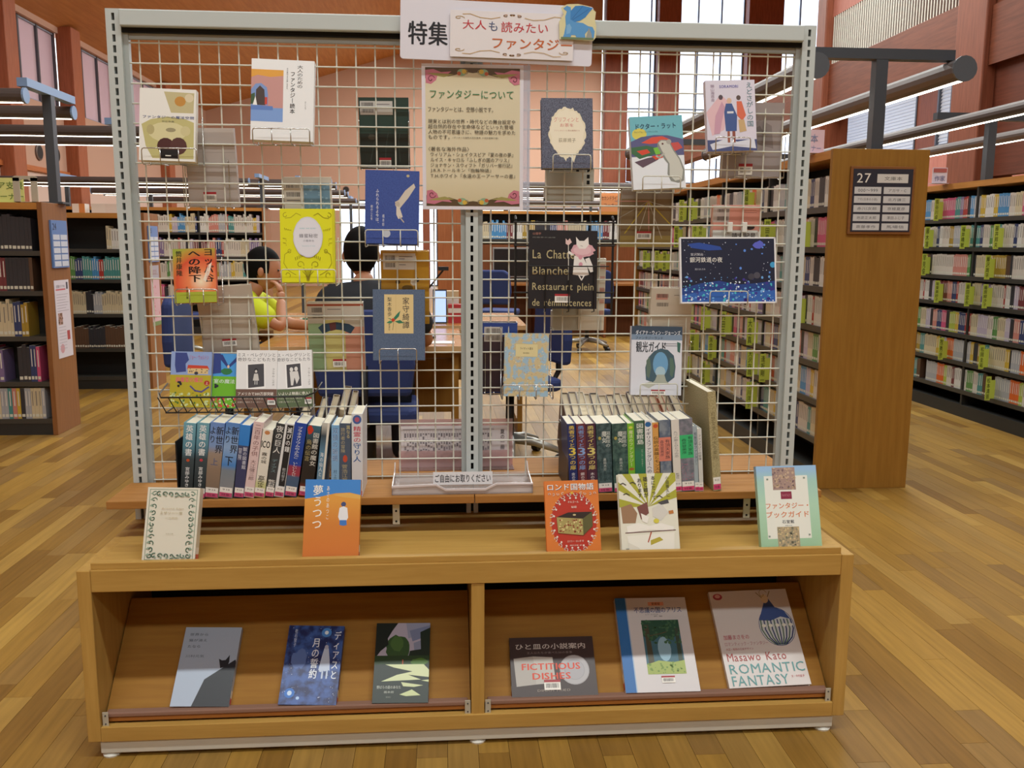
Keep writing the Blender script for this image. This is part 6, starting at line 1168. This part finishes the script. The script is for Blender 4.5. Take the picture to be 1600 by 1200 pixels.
# ================================================================== PEOPLE AT THE READING TABLE
def skin(name, pts, edges, mat, parent=None, sub=2, root=0):
    me = bpy.data.meshes.new(name); me.from_pydata([p[:3] for p in pts], edges, []); o = put(me, name, parent)
    me.materials.append(mat)
    m = o.modifiers.new('skin', 'SKIN'); m.use_smooth_shade = True
    for i, p in enumerate(pts):
        s = me.skin_vertices[0].data[i]; r = p[3]; s.radius = (r, r) if not isinstance(r, tuple) else r; s.use_root = (i == root)
    s = o.modifiers.new('sub', 'SUBSURF'); s.levels = sub; s.render_levels = sub
    return o
def ball(mb, c, rx, ry, rz, m, n=20, k=14, cut=None, M=None):
    """ellipsoid; cut(x,y,z)->bool keeps a face centre"""
    i0 = len(mb.v); c = Vector(c)
    for a in range(k+1):
        th = math.pi*a/k
        for b in range(n):
            ph = 2*math.pi*b/n; v = Vector((rx*math.sin(th)*math.cos(ph), ry*math.sin(th)*math.sin(ph), rz*math.cos(th)))
            mb.v.append(tuple(c+(M @ v if M else v)))
    mi = mb.mi(m)
    for a in range(k):
        for b in range(n):
            f = (i0+a*n+b, i0+(a+1)*n+b, i0+(a+1)*n+(b+1) % n, i0+a*n+(b+1) % n)
            th = math.pi*(a+.5)/k; ph = 2*math.pi*(b+.5)/n
            if cut and not cut(math.sin(th)*math.cos(ph), math.sin(th)*math.sin(ph), math.cos(th)): continue
            mb.f.append(f); mb.m.append(mi)
m_skin = plain('#b9805f', .5); m_hair = plain('#090808', .8, 0, .15)
def head(parent, c, yaw, tilt, s=1.0):
    """head facing local +Y, then turned; built as a shaped ellipsoid with jaw, nose, ears, eyes, lips"""
    h = MB(); ball(h, (0, 0, 0), .072*s, .092*s, .112*s, m_skin)
    h.v = [(x*(1-.25*max(0, -z/.112/s)), y+(.012*s*max(0, -z/.112/s)), z) for x, y, z in h.v]
    o = h.build('head', parent, smooth=True)
    o.matrix_local = Matrix.Translation(c) @ Matrix.Rotation(yaw, 4, 'Z') @ Matrix.Rotation(tilt, 4, 'X')
    n = MB(); n.prism([(.078*s, .015*s), (.108*s, -.022*s), (.1*s, -.032*s), (.08*s, -.032*s)], -.012*s, .012*s, m_skin, 'X'); n.build('nose', o, bevel=.005)
    for sx in (-1, 1):
        e = MB(); ball(e, (sx*.078*s, -.008*s, -.012*s), .011*s, .017*s, .028*s, m_skin, 12, 8); e.build('ear', o, smooth=True)
        e = MB(); ball(e, (sx*.029*s, .083*s, .006*s), .012*s, .006*s, .006*s, plain('#1a1412', .3), 10, 6); e.build('eye', o, smooth=True)
    l = MB(); ball(l, (0, .094*s, -.058*s), .024*s, .008*s, .008*s, plain('#9a5a4c', .5), 10, 6); l.build('mouth', o, smooth=True)
    hr = MB(); ball(hr, (0, -.008*s, .018*s), .083*s, .102*s, .112*s, m_hair, 28, 20, cut=lambda x, y, z: not (y > .32 and z < .5 and abs(x) < .9) and not (z < -.86) and not (z < -.3 and y > -.1))
    hr.build('hair', o, smooth=True)
    for sx in (-1, 1):
        pass
    return o
def hand(parent, name, w, d, palm_n, curl, m, s=1.0):
    """palm with five separate fingers; w wrist point, d direction of the fingers, palm_n palm normal"""
    d = Vector(d).normalized(); n = Vector(palm_n); n = (n-d*n.dot(d)).normalized(); a = d.cross(n).normalized(); w = Vector(w)
    pts = []; ed = []
    def add(p, r): pts.append((p.x, p.y, p.z, r)); return len(pts)-1
    wr = add(w, (.02*s, .02*s)); pm = add(w+d*.045*s, (.03*s, .018*s)); ed.append((wr, pm))
    o = skin(name, pts, ed, m, parent, 2)
    for k, (off, ln) in enumerate(((-.028, .062), (-.01, .074), (.009, .07), (.027, .055))):
        b = w+d*.07*s+a*off*s; j1 = b+(d*math.cos(curl)+n*math.sin(curl))*ln*.5*s; j2 = j1+(d*math.cos(curl*2.1)+n*math.sin(curl*2.1))*ln*.5*s
        q = w+d*.04*s+a*off*.8*s
        skin('finger', [(*q, .010*s), (*b, .0095*s), (*j1, .0085*s), (*j2, .007*s)], [(0, 1), (1, 2), (2, 3)], m, o, 1)
    t0 = w+d*.02*s-a*.022*s; t1 = t0+(d*.5-a*.8+n*.35).normalized()*.035*s; t2 = t1+(d*.85-a*.2+n*.5).normalized()*.032*s
    skin('thumb', [(*t0, .012*s), (*t1, .0105*s), (*t2, .008*s)], [(0, 1), (1, 2)], m, o, 1)
    return o
def person(label, J, shirt, trousers, facing, hd, sleeve=1.0):
    """J: joint dictionary in world metres; the body is one skinned surface, clothes are a looser one"""
    P = thing('person', label, 'person', (J['pelvis'][0], J['pelvis'][1], 0)); o = Vector(P.location)
    L = lambda k, r: (*(Vector(J[k])-o), r)
    k_ = ['pelvis', 'belly', 'chest', 'neckb', 'neck', 'shl', 'elbl', 'wrl', 'shr', 'elbr', 'wrr', 'hipl', 'kneel', 'ankl', 'toel', 'hipr', 'kneer', 'ankr', 'toer']
    rad = [.07, .06, .055, .05, .05, .03, .036, .027, .03, .036, .027, .05, .058, .042, .035, .085, .058, .042, .035]
    ix = {k: i for i, k in enumerate(k_)}
    E = [('pelvis', 'belly'), ('belly', 'chest'), ('chest', 'neckb'), ('neckb', 'neck'), ('chest', 'shl'), ('shl', 'elbl'), ('elbl', 'wrl'), ('chest', 'shr'), ('shr', 'elbr'), ('elbr', 'wrr'), ('pelvis', 'hipl'), ('hipl', 'kneel'), ('kneel', 'ankl'), ('ankl', 'toel'), ('pelvis', 'hipr'), ('hipr', 'kneer'), ('kneer', 'ankr'), ('ankr', 'toer')]
    skin('body', [L(k, r) for k, r in zip(k_, rad)], [(ix[a], ix[b]) for a, b in E], m_skin, P)
    lerp = lambda a, b, t: tuple(Vector(J[a]).lerp(Vector(J[b]), t))
    J['_el'] = lerp('shl', 'elbl', 1) if sleeve >= 1 else lerp('shl', 'elbl', sleeve); J['_er'] = lerp('shr', 'elbr', 1) if sleeve >= 1 else lerp('shr', 'elbr', sleeve)
    sp = [L('pelvis', (.155, .13)), L('belly', (.16, .128)), L('chest', (.175, .135)), L('neckb', .085), L('shl', .085), L('_el', .066), L('shr', .085), L('_er', .066)]
    se = [(0, 1), (1, 2), (2, 3), (2, 4), (4, 5), (2, 6), (6, 7)]
    if sleeve > 1:
        J['_wl'] = lerp('elbl', 'wrl', .85); J['_wr'] = lerp('elbr', 'wrr', .85); sp += [L('_wl', .042), L('_wr', .042)]; se += [(5, 8), (7, 9)]
    skin('shirt', sp, se, shirt, P)
    tp = [L('pelvis', .135), L('hipl', .1), L('kneel', .074), L('ankl', .056), L('hipr', .1), L('kneer', .074), L('ankr', .056)]
    skin('trousers', tp, [(0, 1), (1, 2), (2, 3), (0, 4), (4, 5), (5, 6)], trousers, P)
    for k in ('l', 'r'):
        a, t = Vector(J['ank'+k])-o, Vector(J['toe'+k])-o; skin('shoe', [(*a, .05), (*((a+t)/2), .046), (*t, .04)], [(0, 1), (1, 2)], m_cst, P, 1)
    head(P, Vector(J['head'])-o, hd[0], hd[1], hd[2])
    return P, o
# grey-shirted person, back to the camera
hx = at(563, 400, 1.74).x
J = dict(pelvis=(-.41, 1.74, .56), belly=(-.41, 1.70, .72), chest=(-.415, 1.72, .91), neckb=(-.44, 1.75, 1.045), neck=(hx, 1.77, 1.09), shl=(-.60, 1.75, .955), elbl=(-.69, 1.92, .76), wrl=(-.54, 2.12, .755), shr=(-.23, 1.75, .955), elbr=(-.15, 1.92, .75), wrr=(-.3, 2.12, .755), hipl=(-.5, 1.8, .55), kneel=(-.53, 2.2, .53), ankl=(-.52, 2.22, .09), toel=(-.53, 2.36, .045), hipr=(-.32, 1.8, .55), kneer=(-.29, 2.2, .53), ankr=(-.3, 2.22, .09), toer=(-.29, 2.36, .045), head=(hx, 1.80, 1.175))
P2, o2 = person('person in a dark grey shirt seated with back to the camera behind the grid', J, plain('#23262c', .85), plain('#1c2230', .85), 0, (0, -.1, 1.0), sleeve=.75)
hand(P2, 'hand', Vector((-.54, 2.12, .755))-o2, (.7, .7, -.05), (0, 0, -1), .25, m_skin); hand(P2, 'hand', Vector((-.3, 2.12, .755))-o2, (-.7, .7, -.05), (0, 0, -1), .25, m_skin)
# yellow-shirted person in profile, hand to the mouth
YP = 2.62; hp = at(412, 424, YP); S = Vector((hp.x, YP, 0))
wm = at(440, 446, YP-.03)
J = dict(pelvis=(S.x-.22, YP, .55), belly=(S.x-.18, YP, .70), chest=(S.x-.11, YP, .86), neckb=(S.x-.055, YP, .97), neck=(S.x-.02, YP, 1.02), shl=(S.x-.08, YP+.15, .90), elbl=(S.x+.1, YP+.2, .76), wrl=(S.x+.3, YP+.12, .755), shr=(S.x-.08, YP-.15, .90), elbr=(S.x+.12, YP-.19, .77), wrr=(wm.x-.0, YP-.06, wm.z-.075), hipl=(S.x-.18, YP+.09, .54), kneel=(S.x+.2, YP+.1, .52), ankl=(S.x+.2, YP+.1, .09), toel=(S.x+.33, YP+.1, .045), hipr=(S.x-.18, YP-.09, .54), kneer=(S.x+.2, YP-.1, .52), ankr=(S.x+.2, YP-.1, .09), toer=(S.x+.33, YP-.1, .045), head=(S.x, YP, hp.z+.01))
P1, o1 = person('person in a bright yellow shirt seated at the table with one hand at the mouth', J, plain('#c6d21e', .8), plain('#232738', .85), 0, (-math.pi/2+.1, -.12, .98), sleeve=.8)
hand(P1, 'hand', Vector(J['wrr'])-o1, (-.15, .25, 1), (-.9, .2, .1), .55, m_skin); hand(P1, 'hand', Vector(J['wrl'])-o1, (.95, -.3, 0), (0, 0, -1), .3, m_skin)
bpy.data.objects.remove(_to); bpy.data.curves.remove(_tc)
